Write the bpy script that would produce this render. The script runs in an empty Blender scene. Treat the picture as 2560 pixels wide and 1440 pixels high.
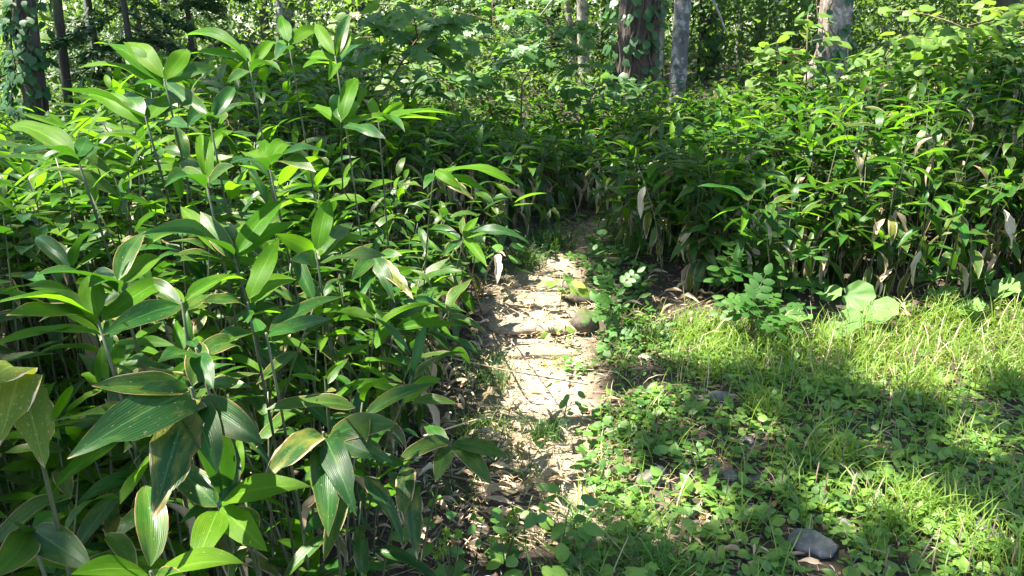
import bpy, math, random
import numpy as np
from mathutils import Matrix, Vector

# ------------------------------------------------------------------ camera, sky, sun, exposure
SC = bpy.context.scene
COL = SC.collection
CAM = np.array([0.0, 0.0, 1.5])
PITCH = math.radians(18.0)
FPX = 1934.0
cam_d = bpy.data.cameras.new('camera')
cam_d.sensor_width = 36.0
cam_d.lens = FPX / 2560 * 36.0
cam_d.clip_start = 0.05
cam_d.clip_end = 3000
cam = bpy.data.objects.new('camera', cam_d)
COL.objects.link(cam)
cam.location = CAM
cam.rotation_euler = (math.pi / 2 - PITCH, 0, 0)
SC.camera = cam

SUN_EL = math.radians(67)
SUN_AZ = math.radians(-84)          # from +Y towards +X; negative = left of the camera
TOSUN = np.array([math.sin(SUN_AZ) * math.cos(SUN_EL), math.cos(SUN_AZ) * math.cos(SUN_EL), math.sin(SUN_EL)])
world = bpy.data.worlds.new('World')
SC.world = world
world.use_nodes = True
wn = world.node_tree
sky = wn.nodes.new('ShaderNodeTexSky')
sky.sky_type = 'NISHITA'
sky.sun_disc = False
sky.sun_elevation = SUN_EL
sky.sun_rotation = SUN_AZ
wn.links.new(sky.outputs[0], wn.nodes['Background'].inputs[0])
wn.nodes['Background'].inputs[1].default_value = 0.1
sun_d = bpy.data.lights.new('sun', 'SUN')
sun_d.energy = 5.0
sun_d.angle = math.radians(0.53)
sun_d.color = (1.0, 0.93, 0.82)
sun = bpy.data.objects.new('sun', sun_d)
COL.objects.link(sun)
sun.rotation_euler = Vector(-TOSUN).to_track_quat('-Z', 'Y').to_euler()
SC.view_settings.view_transform = 'Standard'
SC.view_settings.look = 'None'
SC.view_settings.gamma = 1.0
SC.view_settings.exposure = 2.4
SC.render.engine = 'CYCLES'
SC.cycles.max_bounces = 5
SC.cycles.diffuse_bounces = 2
SC.cycles.glossy_bounces = 2
SC.cycles.transmission_bounces = 5
SC.cycles.transparent_max_bounces = 8
SC.cycles.caustics_reflective = False
SC.cycles.caustics_refractive = False
SC.cycles.sample_clamp_indirect = 6.0

rng = np.random.default_rng(11)
R = random.Random(11)

# ------------------------------------------------------------------ maths helpers
def sstep(a, b, x):
    t = np.clip((np.asarray(x, float) - a) / (b - a), 0, 1)
    return t * t * (3 - 2 * t)

def _h3(i, j, k):
    n = (i * 374761393 + j * 668265263 + k * 2147483647 + 1013904223) & 0xffffffff
    n = ((n ^ (n >> 13)) * 1274126177) & 0xffffffff
    n = (n ^ (n >> 16)) & 0xffffffff
    return n / 4294967295.0

def vnoise(x, y, z=0.0):
    x, y, z = np.broadcast_arrays(np.asarray(x, float), np.asarray(y, float), np.asarray(z, float))
    i, j, k = np.floor(x).astype(np.int64), np.floor(y).astype(np.int64), np.floor(z).astype(np.int64)
    f, g, h = x - i, y - j, z - k
    f, g, h = f * f * (3 - 2 * f), g * g * (3 - 2 * g), h * h * (3 - 2 * h)
    r = 0
    for a in (0, 1):
        for b in (0, 1):
            for c in (0, 1):
                w = (f if a else 1 - f) * (g if b else 1 - g) * (h if c else 1 - h)
                r = r + w * _h3(i + a, j + b, k + c)
    return r

def fbm(x, y, z=0.0, o=3):
    r, a, s = 0, 0.5, 1.0
    for q in range(o):
        r = r + a * vnoise(np.asarray(x) * s + 17.3 * q, np.asarray(y) * s + 5.1 * q, np.asarray(z) * s)
        a, s = a * 0.5, s * 2.0
    return r / (1 - 0.5 ** o)

CP, SP = math.cos(PITCH), math.sin(PITCH)
def ray(px, py):
    u, v = (px - 1280) / FPX, (720 - py) / FPX
    d = np.array([u, CP + v * SP, -SP + v * CP])
    return d / np.linalg.norm(d)

def at(px, py, dist):
    return CAM + ray(px, py) * dist

def proj(P):
    P = np.atleast_2d(P) - CAM
    dep = P[:, 1] * CP - P[:, 2] * SP
    up = P[:, 1] * SP + P[:, 2] * CP
    dep = np.where(np.abs(dep) < 1e-3, 1e-3, dep)
    return np.stack([1280 + FPX * P[:, 0] / dep, 720 - FPX * up / dep, dep], 1)

def hbase(x, y):
    x, y = np.asarray(x, float), np.asarray(y, float)
    r = 0.035 * np.clip(y - 5, 0, 9) * sstep(-4, 1, x)
    r = r + 0.115 * np.clip(x - 1.0, 0, 7) * sstep(3.9, 7.0, y)
    r = r - 0.035 * np.clip(y - 7, 0, 40) * sstep(-1, -6, x)
    r = r + 0.10 * sstep(3.6, 4.1, y) + 0.07 * sstep(4.2, 4.6, y)
    r = r - 0.9 * sstep(30, 120, np.hypot(x, y))
    r = r + 0.05 * (fbm(x * 0.8, y * 0.8, 3.0) - 0.5) + 0.025 * (fbm(x * 4, y * 4, 9.0) - 0.5)
    return r

_T = np.concatenate([np.arange(0.5, 8, 0.01), np.arange(8, 40, 0.1)])
def ground_px(px, py):
    d = ray(px, py)
    P = CAM + d * _T[:, None]
    hit = P[:, 2] < hbase(P[:, 0], P[:, 1])
    return P[int(np.argmax(hit))] if hit.any() else P[-1]

# path centre line in ground coordinates (x, y, half width)
_pp = [(1640, 1520, 90), (1530, 1300, 100), (1400, 1120, 100), (1360, 985, 105), (1350, 860, 112), (1350, 760, 108), (1368, 680, 74), (1425, 615, 45), (1480, 565, 38), (1560, 532, 34)]
PATH = []
for a, b, w in _pp:
    p, q = ground_px(a, b), ground_px(a + w, b)
    PATH.append((p[0], p[1], abs(q[0] - p[0])))
PATH = [(PATH[0][0] + 0.25, PATH[0][1] - 1.5, PATH[0][2])] + PATH + [(PATH[-1][0] + 2.2, PATH[-1][1] + 1.3, 0.25)]

def path_dist(x, y):
    """signed: <0 inside the path, metres outside"""
    x, y = np.asarray(x, float), np.asarray(y, float)
    best = np.full(np.broadcast(x, y).shape, 1e9)
    for (ax, ay, aw), (bx, by, bw) in zip(PATH[:-1], PATH[1:]):
        dx, dy = bx - ax, by - ay
        t = np.clip(((x - ax) * dx + (y - ay) * dy) / (dx * dx + dy * dy), 0, 1)
        d = np.hypot(x - ax - t * dx, y - ay - t * dy) - (aw + t * (bw - aw))
        best = np.minimum(best, d)
    return best

def height(x, y):
    return hbase(x, y) - 0.035 * sstep(0.12, -0.05, path_dist(x, y))

def inpoly(px, py, poly):
    px, py = np.asarray(px, float), np.asarray(py, float)
    r = np.zeros(px.shape, bool)
    n = len(poly)
    for i in range(n):
        x1, y1 = poly[i]
        x2, y2 = poly[(i + 1) % n]
        c = ((y1 > py) != (y2 > py)) & (px < (x2 - x1) * (py - y1) / (y2 - y1 + 1e-12) + x1)
        r ^= c
    return r

def unit(v):
    v = np.asarray(v, float)
    return v / np.maximum(np.linalg.norm(v, axis=-1, keepdims=True), 1e-9)

def frames(d, n):
    """(k,3,3) matrices with columns x,y,z: y along d, z near n"""
    y = unit(d)
    z = n - np.sum(n * y, -1, keepdims=True) * y
    z = unit(z)
    x = np.cross(y, z)
    return np.stack([x, y, z], -1)

# ------------------------------------------------------------------ mesh helpers
def mesh_from(name, V, F, U=None, A=None, MI=None, mats=(), smooth=True):
    me = bpy.data.meshes.new(name)
    V = np.ascontiguousarray(V, np.float32)
    F = np.ascontiguousarray(F, np.int32)
    me.vertices.add(len(V)); me.vertices.foreach_set('co', V.ravel())
    me.loops.add(F.size); me.loops.foreach_set('vertex_index', F.ravel())
    me.polygons.add(len(F)); me.polygons.foreach_set('loop_start', np.arange(0, F.size, 3, dtype=np.int32))
    if MI is not None:
        me.polygons.foreach_set('material_index', np.ascontiguousarray(MI, np.int32))
    if U is not None:
        uv = me.uv_layers.new(name='UVMap')
        uv.data.foreach_set('uv', np.ascontiguousarray(np.asarray(U, np.float32)[F.ravel()]).ravel())
    if A is not None:
        at_ = me.attributes.new('rnd', 'FLOAT', 'POINT')
        at_.data.foreach_set('value', np.ascontiguousarray(A, np.float32))
    me.polygons.foreach_set('use_smooth', np.full(len(F), smooth, bool))
    for m in mats:
        me.materials.append(m)
    me.update(calc_edges=True)
    return me

class Soup:
    def __init__(s):
        s.V, s.F, s.U, s.A, s.M, s.n = [], [], [], [], [], 0
    def add(s, V, F, U=None, a=0.0, m=0):
        V = np.asarray(V, float); F = np.asarray(F, int)
        s.V.append(V); s.F.append(F + s.n)
        s.U.append(np.zeros((len(V), 2)) if U is None else np.asarray(U))
        s.A.append(np.broadcast_to(np.asarray(a, float), (len(V),)))
        s.M.append(np.full(len(F), m)); s.n += len(V)
    def inst(s, T, Ms, locs, rnd=None, mi=0):
        k = len(locs)
        if k == 0:
            return
        V = np.einsum('kij,vj->kvi', Ms, T['V']) + locs[:, None, :]
        nv = len(T['V'])
        F = T['F'][None] + (np.arange(k) * nv)[:, None, None] + s.n
        rnd = rng.random(k) if rnd is None else rnd
        s.V.append(V.reshape(-1, 3)); s.F.append(F.reshape(-1, 3))
        s.U.append(np.tile(T['U'], (k, 1))); s.A.append(np.repeat(rnd, nv))
        s.M.append(np.repeat(np.broadcast_to(np.asarray(mi), (k,)), len(T['F'])))
        s.n += k * nv
    def mesh(s, name, mats, smooth=True):
        return mesh_from(name, np.concatenate(s.V), np.concatenate(s.F), np.concatenate(s.U), np.concatenate(s.A), np.concatenate(s.M), mats, smooth)
    def build(s, name, mats, parent=None, smooth=True):
        return link(name, s.mesh(name, mats, smooth), parent)

def link(name, me, parent=None, M=None):
    o = bpy.data.objects.new(name, me)
    COL.objects.link(o)
    if parent is not None:
        o.parent = parent
    if M is not None:
        o.matrix_basis = M
    return o

def tag(o, label, cat=None, group=None, kind=None):
    o['label'] = label
    if cat: o['category'] = cat
    if group: o['group'] = group
    if kind: o['kind'] = kind
    return o

def thing(name, label, cat, loc, group=None):
    o = bpy.data.objects.new(name, None)
    o.empty_display_size = 0.1
    COL.objects.link(o)
    o.location = loc
    return tag(o, label, cat, group)

def mat4(M3, loc, s=1.0):
    m = np.eye(4); m[:3, :3] = M3 * s; m[:3, 3] = loc
    return Matrix(m.tolist())

def tube(pts, rad, sides=6, cap=True):
    pts = np.asarray(pts, float); n = len(pts)
    rad = np.broadcast_to(np.asarray(rad, float), (n,))
    tan = unit(np.gradient(pts, axis=0))
    ref = np.array([0.31, 0.95, 0.1]) if abs(tan[0][1]) < 0.8 else np.array([1.0, 0.2, 0.1])
    V, U = [], []
    L = np.concatenate([[0], np.cumsum(np.linalg.norm(np.diff(pts, axis=0), axis=1))])
    a = np.linspace(0, 2 * math.pi, sides, endpoint=False)
    for i in range(n):
        x = unit(np.cross(tan[i], ref)); y = np.cross(tan[i], x)
        V.append(pts[i] + rad[i] * (np.cos(a)[:, None] * x + np.sin(a)[:, None] * y))
        U.append(np.stack([a / (2 * math.pi), np.full(sides, L[i])], 1))
    V, U = np.concatenate(V), np.concatenate(U)
    F = []
    for i in range(n - 1):
        for j in range(sides):
            p, q = i * sides + j, i * sides + (j + 1) % sides
            F += [(p, q, q + sides), (p, q + sides, p + sides)]
    if cap:
        for j in range(1, sides - 1):
            F.append((0, j + 1, j)); b = (n - 1) * sides; F.append((b, b + j, b + j + 1))
    return V, np.array(F), U

# ------------------------------------------------------------------ materials
def newmat(name):
    m = bpy.data.materials.new(name)
    m.use_nodes = True
    nt = m.node_tree
    for n in list(nt.nodes):
        nt.nodes.remove(n)
    return m, nt

class NB:
    """small node builder"""
    def __init__(s, nt):
        s.nt = nt
    def n(s, t, **k):
        nd = s.nt.nodes.new(t)
        for a, b in k.items():
            setattr(nd, a, b)
        return nd
    def l(s, a, b):
        s.nt.links.new(a, b)
    def put(s, sock, v):
        if hasattr(v, 'links') or isinstance(v, bpy.types.NodeSocket):
            s.l(v, sock)
        else:
            sock.default_value = v
    def math(s, op, a, b=0.0, c=None, clamp=False):
        nd = s.n('ShaderNodeMath', operation=op, use_clamp=clamp)
        s.put(nd.inputs[0], a); s.put(nd.inputs[1], b)
        if c is not None: s.put(nd.inputs[2], c)
        return nd.outputs[0]
    def mix(s, f, a, b, mode='MIX'):
        nd = s.n('ShaderNodeMix', data_type='RGBA', blend_type=mode)
        s.put(nd.inputs[0], f)
        s.put(nd.inputs[6], a if not isinstance(a, tuple) else (*a, 1.0))
        s.put(nd.inputs[7], b if not isinstance(b, tuple) else (*b, 1.0))
        return nd.outputs[2]
    def noise(s, vec, scale, detail=3.0, rough=0.55):
        nd = s.n('ShaderNodeTexNoise')
        nd.inputs['Scale'].default_value = scale
        nd.inputs['Detail'].default_value = detail
        nd.inputs['Roughness'].default_value = rough
        if vec is not None: s.l(vec, nd.inputs['Vector'])
        return nd.outputs[0]
    def ramp(s, f, a, b):
        nd = s.n('ShaderNodeMapRange', clamp=True)
        s.put(nd.inputs[0], f); s.put(nd.inputs[1], a); s.put(nd.inputs[2], b)
        return nd.outputs[0]

def rnd_node(b):
    oi = b.n('ShaderNodeObjectInfo')
    at_ = b.n('ShaderNodeAttribute', attribute_name='rnd')
    return b.math('FRACT', b.math('ADD', oi.outputs['Random'], at_.outputs['Fac']))

def leaf_mat(name, c1, c2, t1, trans=0.4, rough=0.4, margin=0.0, veins=0.0, dry=(0.42, 0.31, 0.18), spots=0.0, spec=0.5, yellow=0.0, holes=0.0):
    m, nt = newmat(name)
    b = NB(nt)
    r = rnd_node(b)
    r2 = b.math('FRACT', b.math('MULTIPLY', r, 7.31))
    col = b.mix(r, c1, c2)
    uvn = b.n('ShaderNodeUVMap')
    sep = b.n('ShaderNodeSeparateXYZ'); b.l(uvn.outputs[0], sep.inputs[0])
    u, v = sep.outputs[0], sep.outputs[1]
    off = b.n('ShaderNodeVectorMath', operation='ADD')
    b.l(uvn.outputs[0], off.inputs[0])
    cmb = b.n('ShaderNodeCombineXYZ')
    b.l(b.math('MULTIPLY', r, 37.0), cmb.inputs[0]); b.l(b.math('MULTIPLY', r2, 53.0), cmb.inputs[1])
    b.l(cmb.outputs[0], off.inputs[1])
    vec = off.outputs[0]
    blot = b.noise(vec, 3.0, 3.0)
    col = b.mix(b.ramp(blot, 0.35, 0.75), col, b.mix(0.5, col, tuple(min(1, x * 1.35) for x in c2)))
    if yellow > 0:
        ym = b.math('MULTIPLY', b.ramp(b.math('SUBTRACT', b.math('ADD', blot, b.math('MULTIPLY', r2, 0.35)), 0.6), 0.0, 0.3), yellow)
        col = b.mix(ym, col, (0.30, 0.24, 0.04))
    bump = None
    if veins > 0:
        wv = b.math('SINE', b.math('MULTIPLY', u, 105.0))
        wv2 = b.math('SINE', b.math('MULTIPLY', u, 41.0))
        ww = b.math('ADD', b.math('MULTIPLY', wv, 0.5), b.math('MULTIPLY', wv2, 0.5))
        col = b.mix(b.math('MULTIPLY_ADD', ww, veins * 0.07, veins * 0.07), col, tuple(x * 1.4 for x in c2))
        mid = b.math('SUBTRACT', 1.0, b.ramp(b.math('ABSOLUTE', b.math('SUBTRACT', u, 0.5)), 0.012, 0.035))
        col = b.mix(b.math('MULTIPLY', mid, 0.55), col, tuple(min(1, x * 1.9 + 0.02) for x in c2))
        bump = b.n('ShaderNodeBump'); bump.inputs['Strength'].default_value = 0.14; bump.inputs['Distance'].default_value = 0.004
        b.l(ww, bump.inputs['Height'])
    if margin > 0:
        ed = b.math('SUBTRACT', 1.0, b.math('ABSOLUTE', b.math('MULTIPLY_ADD', u, 2.0, -1.0)))
        ed = b.math('MINIMUM', ed, b.math('MULTIPLY', b.math('SUBTRACT', 1.0, v), 2.0))
        thr = b.math('MULTIPLY', b.math('SUBTRACT', b.math('ADD', b.noise(vec, 4.0, 3.0), b.math('MULTIPLY', r2, 0.55)), 0.55), margin)
        mk = b.ramp(b.math('SUBTRACT', thr, ed), 0.01, 0.06)
        brn = b.ramp(b.math('SUBTRACT', thr, ed), -0.06, 0.03)
        col = b.mix(brn, col, (0.20, 0.11, 0.03))
        col = b.mix(mk, col, dry)
    if spots > 0:
        sp = b.ramp(b.noise(vec, 26.0, 1.0), 0.72 - spots * 0.1, 0.76 - spots * 0.1)
        col = b.mix(b.math('MULTIPLY', sp, 0.7), col, dry)
    tc = b.mix(0.75, col, t1)
    tcol = b.mix(1.0, tc, tuple(min(1, x) for x in (1.0, 1.0, 1.0)), 'MULTIPLY')
    if margin > 0:
        tcol = b.mix(mk, tcol, tuple(x * 0.7 for x in dry))
    p = b.n('ShaderNodeBsdfPrincipled')
    b.l(col, p.inputs['Base Color'])
    p.inputs['Roughness'].default_value = rough
    p.inputs['Specular IOR Level'].default_value = spec
    if bump is not None: b.l(bump.outputs[0], p.inputs['Normal'])
    t = b.n('ShaderNodeBsdfTranslucent'); b.l(tcol, t.inputs['Color'])
    mx = b.n('ShaderNodeMixShader'); mx.inputs[0].default_value = trans
    b.l(p.outputs[0], mx.inputs[1]); b.l(t.outputs[0], mx.inputs[2])
    last = mx.outputs[0]
    if holes > 0:       # insect holes and torn spots
        hm = b.math('MULTIPLY', b.math('GREATER_THAN', b.noise(vec, 6.5, 1.0), 0.78 - holes * 0.08), b.math('GREATER_THAN', r2, 0.45))
        tr = b.n('ShaderNodeBsdfTransparent')
        m2 = b.n('ShaderNodeMixShader'); b.l(hm, m2.inputs[0]); b.l(last, m2.inputs[1]); b.l(tr.outputs[0], m2.inputs[2])
        last = m2.outputs[0]
    out = b.n('ShaderNodeOutputMaterial'); b.l(last, out.inputs[0])
    return m

def bark_mat(name, c1, c2, lichen=None, la=0.5, stretch=0.15, scale=14.0, moss=0.0, bump=0.6):
    m, nt = newmat(name)
    b = NB(nt)
    tc = b.n('ShaderNodeTexCoord')
    mp = b.n('ShaderNodeMapping'); mp.inputs['Scale'].default_value = (1, 1, stretch)
    b.l(tc.outputs['Object'], mp.inputs[0])
    n1 = b.noise(mp.outputs[0], scale, 6.0, 0.65)
    col = b.mix(b.ramp(n1, 0.35, 0.65), c1, c2)
    if lichen:
        n2 = b.noise(tc.outputs['Object'], 9.0, 5.0, 0.7)
        col = b.mix(b.ramp(n2, la, la + 0.07), col, lichen)
        n3 = b.noise(tc.outputs['Object'], 3.3, 3.0, 0.6)
        col = b.mix(b.math('MULTIPLY', b.ramp(n3, 0.55, 0.63), 0.7), col, tuple(x * 0.35 for x in c1))
    if moss:
        n4 = b.noise(tc.outputs['Object'], 5.0, 4.0, 0.7)
        col = b.mix(b.math('MULTIPLY', b.ramp(n4, 0.45, 0.6), moss), col, (0.06, 0.09, 0.02))
    p = b.n('ShaderNodeBsdfPrincipled'); b.l(col, p.inputs['Base Color'])
    p.inputs['Roughness'].default_value = 0.9
    bp = b.n('ShaderNodeBump'); bp.inputs['Strength'].default_value = bump; bp.inputs['Distance'].default_value = 0.05
    b.l(n1, bp.inputs['Height']); b.l(bp.outputs[0], p.inputs['Normal'])
    out = b.n('ShaderNodeOutputMaterial'); b.l(p.outputs[0], out.inputs[0])
    return m

def stone_mat(name, c1, c2, moss=0.0):
    m, nt = newmat(name)
    b = NB(nt)
    tc = b.n('ShaderNodeTexCoord'); geo = b.n('ShaderNodeNewGeometry')
    n1 = b.noise(tc.outputs['Object'], 18.0, 6.0, 0.7)
    n2 = b.noise(tc.outputs['Object'], 70.0, 3.0, 0.7)
    col = b.mix(b.ramp(n1, 0.3, 0.7), c1, c2)
    col = b.mix(b.math('MULTIPLY', b.ramp(n2, 0.55, 0.7), 0.5), col, tuple(min(1, x * 1.7) for x in c2))
    if moss:
        sz = b.n('ShaderNodeSeparateXYZ'); b.l(geo.outputs['Normal'], sz.inputs[0])
        mk = b.ramp(b.math('ADD', sz.outputs[2], b.noise(tc.outputs['Object'], 9.0, 4.0)), 0.95, 1.25)
        col = b.mix(b.math('MULTIPLY', mk, moss), col, (0.06, 0.075, 0.015))
    p = b.n('ShaderNodeBsdfPrincipled'); b.l(col, p.inputs['Base Color']); p.inputs['Roughness'].default_value = 0.85
    bp = b.n('ShaderNodeBump'); bp.inputs['Strength'].default_value = 0.5; bp.inputs['Distance'].default_value = 0.01
    b.l(n1, bp.inputs['Height']); b.l(bp.outputs[0], p.inputs['Normal'])
    out = b.n('ShaderNodeOutputMaterial'); b.l(p.outputs[0], out.inputs[0])
    return m

def stem_mat(name, c1, c2, rough=0.5):
    m, nt = newmat(name)
    b = NB(nt)
    r = rnd_node(b)
    tc = b.n('ShaderNodeTexCoord')
    col = b.mix(r, c1, c2)
    n1 = b.noise(tc.outputs['Object'], 24.0, 3.0)
    col = b.mix(b.ramp(n1, 0.45, 0.75), col, tuple(x * 0.5 for x in c1))
    p = b.n('ShaderNodeBsdfPrincipled'); b.l(col, p.inputs['Base Color']); p.inputs['Roughness'].default_value = rough
    out = b.n('ShaderNodeOutputMaterial'); b.l(p.outputs[0], out.inputs[0])
    return m

def soil_mat():
    m, nt = newmat('forest_soil')
    b = NB(nt)
    tc = b.n('ShaderNodeTexCoord')
    pa = b.n('ShaderNodeAttribute', attribute_name='rnd')
    o = tc.outputs['Object']
    n1 = b.noise(o, 6.0, 6.0, 0.7); n2 = b.noise(o, 45.0, 4.0, 0.7); n3 = b.noise(o, 1.1, 3.0)
    soil = b.mix(b.ramp(n1, 0.3, 0.7), (0.020, 0.015, 0.010), (0.055, 0.038, 0.024))
    soil = b.mix(b.math('MULTIPLY', b.ramp(n2, 0.5, 0.66), 0.5), soil, (0.15, 0.105, 0.065))
    dirt = b.mix(b.ramp(n1, 0.3, 0.7), (0.22, 0.17, 0.12), (0.38, 0.31, 0.22))
    dirt = b.mix(b.math('MULTIPLY', b.ramp(n2, 0.5, 0.64), 0.7), dirt, (0.13, 0.10, 0.07))
    col = b.mix(pa.outputs['Fac'], soil, dirt)
    col = b.mix(b.math('MULTIPLY', b.ramp(n3, 0.5, 0.62), 0.25), col, (0.06, 0.07, 0.025))
    p = b.n('ShaderNodeBsdfPrincipled'); b.l(col, p.inputs['Base Color']); p.inputs['Roughness'].default_value = 0.95
    bp = b.n('ShaderNodeBump'); bp.inputs['Strength'].default_value = 0.7; bp.inputs['Distance'].default_value = 0.02
    b.l(n2, bp.inputs['Height']); b.l(bp.outputs[0], p.inputs['Normal'])
    out = b.n('ShaderNodeOutputMaterial'); b.l(p.outputs[0], out.inputs[0])
    return m

DRY = (0.47, 0.36, 0.23)
M_SASA = [
    leaf_mat('bamboo_leaf_fresh', (0.030, 0.110, 0.006), (0.070, 0.170, 0.009), (0.19, 0.44, 0.008), 0.48, 0.46, 0.0, 0.55, DRY, 0.15, spec=0.10, yellow=0.10),
    leaf_mat('bamboo_leaf_mature', (0.007, 0.042, 0.008), (0.022, 0.088, 0.010), (0.07, 0.23, 0.008), 0.30, 0.36, 0.14, 0.5, DRY, 0.12, spec=0.24, yellow=0.15, holes=0.5),
    leaf_mat('bamboo_leaf_pale_margin', (0.009, 0.042, 0.011), (0.028, 0.080, 0.016), (0.08, 0.22, 0.012), 0.30, 0.40, 0.66, 0.5, (0.42, 0.33, 0.20), 0.25, spec=0.22, yellow=0.6, holes=0.7),
    leaf_mat('bamboo_leaf_dry', (0.30, 0.21, 0.12), (0.52, 0.42, 0.29), (0.45, 0.34, 0.19), 0.3, 0.7, 0.0, 0.25, (0.17, 0.10, 0.05), 0.6),
    leaf_mat('bamboo_leaf_withered', (0.04, 0.11, 0.015), (0.11, 0.16, 0.02), (0.28, 0.36, 0.02), 0.38, 0.5, 1.1, 0.5, (0.55, 0.44, 0.29), 0.6, spec=0.2, yellow=0.75, holes=0.4),
]
M_CULM = stem_mat('bamboo_culm', (0.035, 0.06, 0.022), (0.14, 0.145, 0.08))
M_CULM_DRY = stem_mat('dry_cane', (0.30, 0.21, 0.11), (0.45, 0.35, 0.21))
M_TWIG = stem_mat('brown_twig', (0.10, 0.065, 0.04), (0.20, 0.14, 0.09), 0.8)
M_MAPLE = leaf_mat('maple_leaf', (0.040, 0.115, 0.030), (0.075, 0.165, 0.034), (0.19, 0.38, 0.04), 0.45, 0.5)
M_SHRUB = leaf_mat('shrub_leaf', (0.06, 0.14, 0.03), (0.15, 0.24, 0.05), (0.24, 0.42, 0.04), 0.45, 0.5)
M_LINDEN = leaf_mat('round_shrub_leaf', (0.06, 0.14, 0.02), (0.12, 0.21, 0.03), (0.27, 0.45, 0.04), 0.45, 0.5)
M_UNDER = leaf_mat('understory_leaf', (0.010, 0.040, 0.010), (0.085, 0.155, 0.026), (0.20, 0.36, 0.03), 0.45, 0.55)
M_CANOPY = leaf_mat('canopy_leaf', (0.04, 0.10, 0.018), (0.09, 0.16, 0.025), (0.24, 0.42, 0.03), 0.45, 0.5)
M_FIR = leaf_mat('fir_needles', (0.022, 0.065, 0.022), (0.05, 0.11, 0.03), (0.05, 0.11, 0.03), 0.2, 0.55)
M_VINE = leaf_mat('vine_leaf', (0.018, 0.075, 0.020), (0.04, 0.11, 0.028), (0.10, 0.25, 0.05), 0.35, 0.45)
M_COMP = leaf_mat('compound_leaf', (0.024, 0.088, 0.014), (0.048, 0.125, 0.018), (0.14, 0.36, 0.03), 0.42, 0.5)
M_BUTTER = leaf_mat('butterbur_leaf', (0.075, 0.18, 0.04), (0.13, 0.25, 0.055), (0.26, 0.46, 0.06), 0.4, 0.6, spots=0.1)
M_PLANT = leaf_mat('plantain_leaf', (0.07, 0.165, 0.022), (0.15, 0.26, 0.035), (0.22, 0.42, 0.04), 0.36, 0.5, spots=0.1)
M_CLOVER = leaf_mat('herb_leaf', (0.035, 0.12, 0.024), (0.095, 0.20, 0.032), (0.16, 0.38, 0.05), 0.4, 0.5)
M_GRASS = leaf_mat('grass_blade', (0.065, 0.16, 0.018), (0.20, 0.29, 0.04), (0.34, 0.50, 0.05), 0.42, 0.5)
M_SEDGE = leaf_mat('sedge_blade', (0.02, 0.065, 0.016), (0.05, 0.115, 0.022), (0.11, 0.22, 0.02), 0.35, 0.4)
M_LITTER = leaf_mat('dry_litter', (0.20, 0.14, 0.08), (0.46, 0.37, 0.25), (0.42, 0.31, 0.18), 0.15, 0.8, spots=0.2)
M_BROWN = leaf_mat('brown_leaf', (0.20, 0.10, 0.045), (0.36, 0.20, 0.10), (0.4, 0.2, 0.08), 0.2, 0.7)
M_SOIL = soil_mat()
M_STONE = stone_mat('grey_stone', (0.055, 0.052, 0.055), (0.17, 0.16, 0.16), 0.35)
M_SLAB = stone_mat('pale_slab', (0.17, 0.13, 0.09), (0.34, 0.28, 0.21), 0.3)
M_MOSSY = stone_mat('mossy_stone', (0.055, 0.05, 0.04), (0.15, 0.125, 0.095), 0.9)
M_BARK_BIG = bark_mat('furrowed_bark', (0.028, 0.022, 0.018), (0.13, 0.10, 0.085), scale=22.0, stretch=0.10)
M_BARK_GREY = bark_mat('grey_lichen_bark', (0.06, 0.058, 0.062), (0.13, 0.125, 0.125), (0.26, 0.26, 0.25), 0.50, 0.5, 10)
M_BARK_PALE = bark_mat('pale_lichen_bark', (0.20, 0.18, 0.15), (0.34, 0.31, 0.27), (0.44, 0.45, 0.40), 0.52, 0.5, 9)
M_BARK_FLAKE = bark_mat('flaky_bark', (0.14, 0.11, 0.085), (0.34, 0.29, 0.24), (0.44, 0.40, 0.35), 0.53, 0.35, 12)
M_BARK_DARK = bark_mat('dark_bark', (0.03, 0.025, 0.02), (0.10, 0.08, 0.065), scale=16, moss=0.4)
M_BARK_BIRCH = bark_mat('birch_bark', (0.42, 0.38, 0.33), (0.62, 0.58, 0.52), (0.15, 0.13, 0.12), 0.62, 2.5, 8, bump=0.2)

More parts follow.
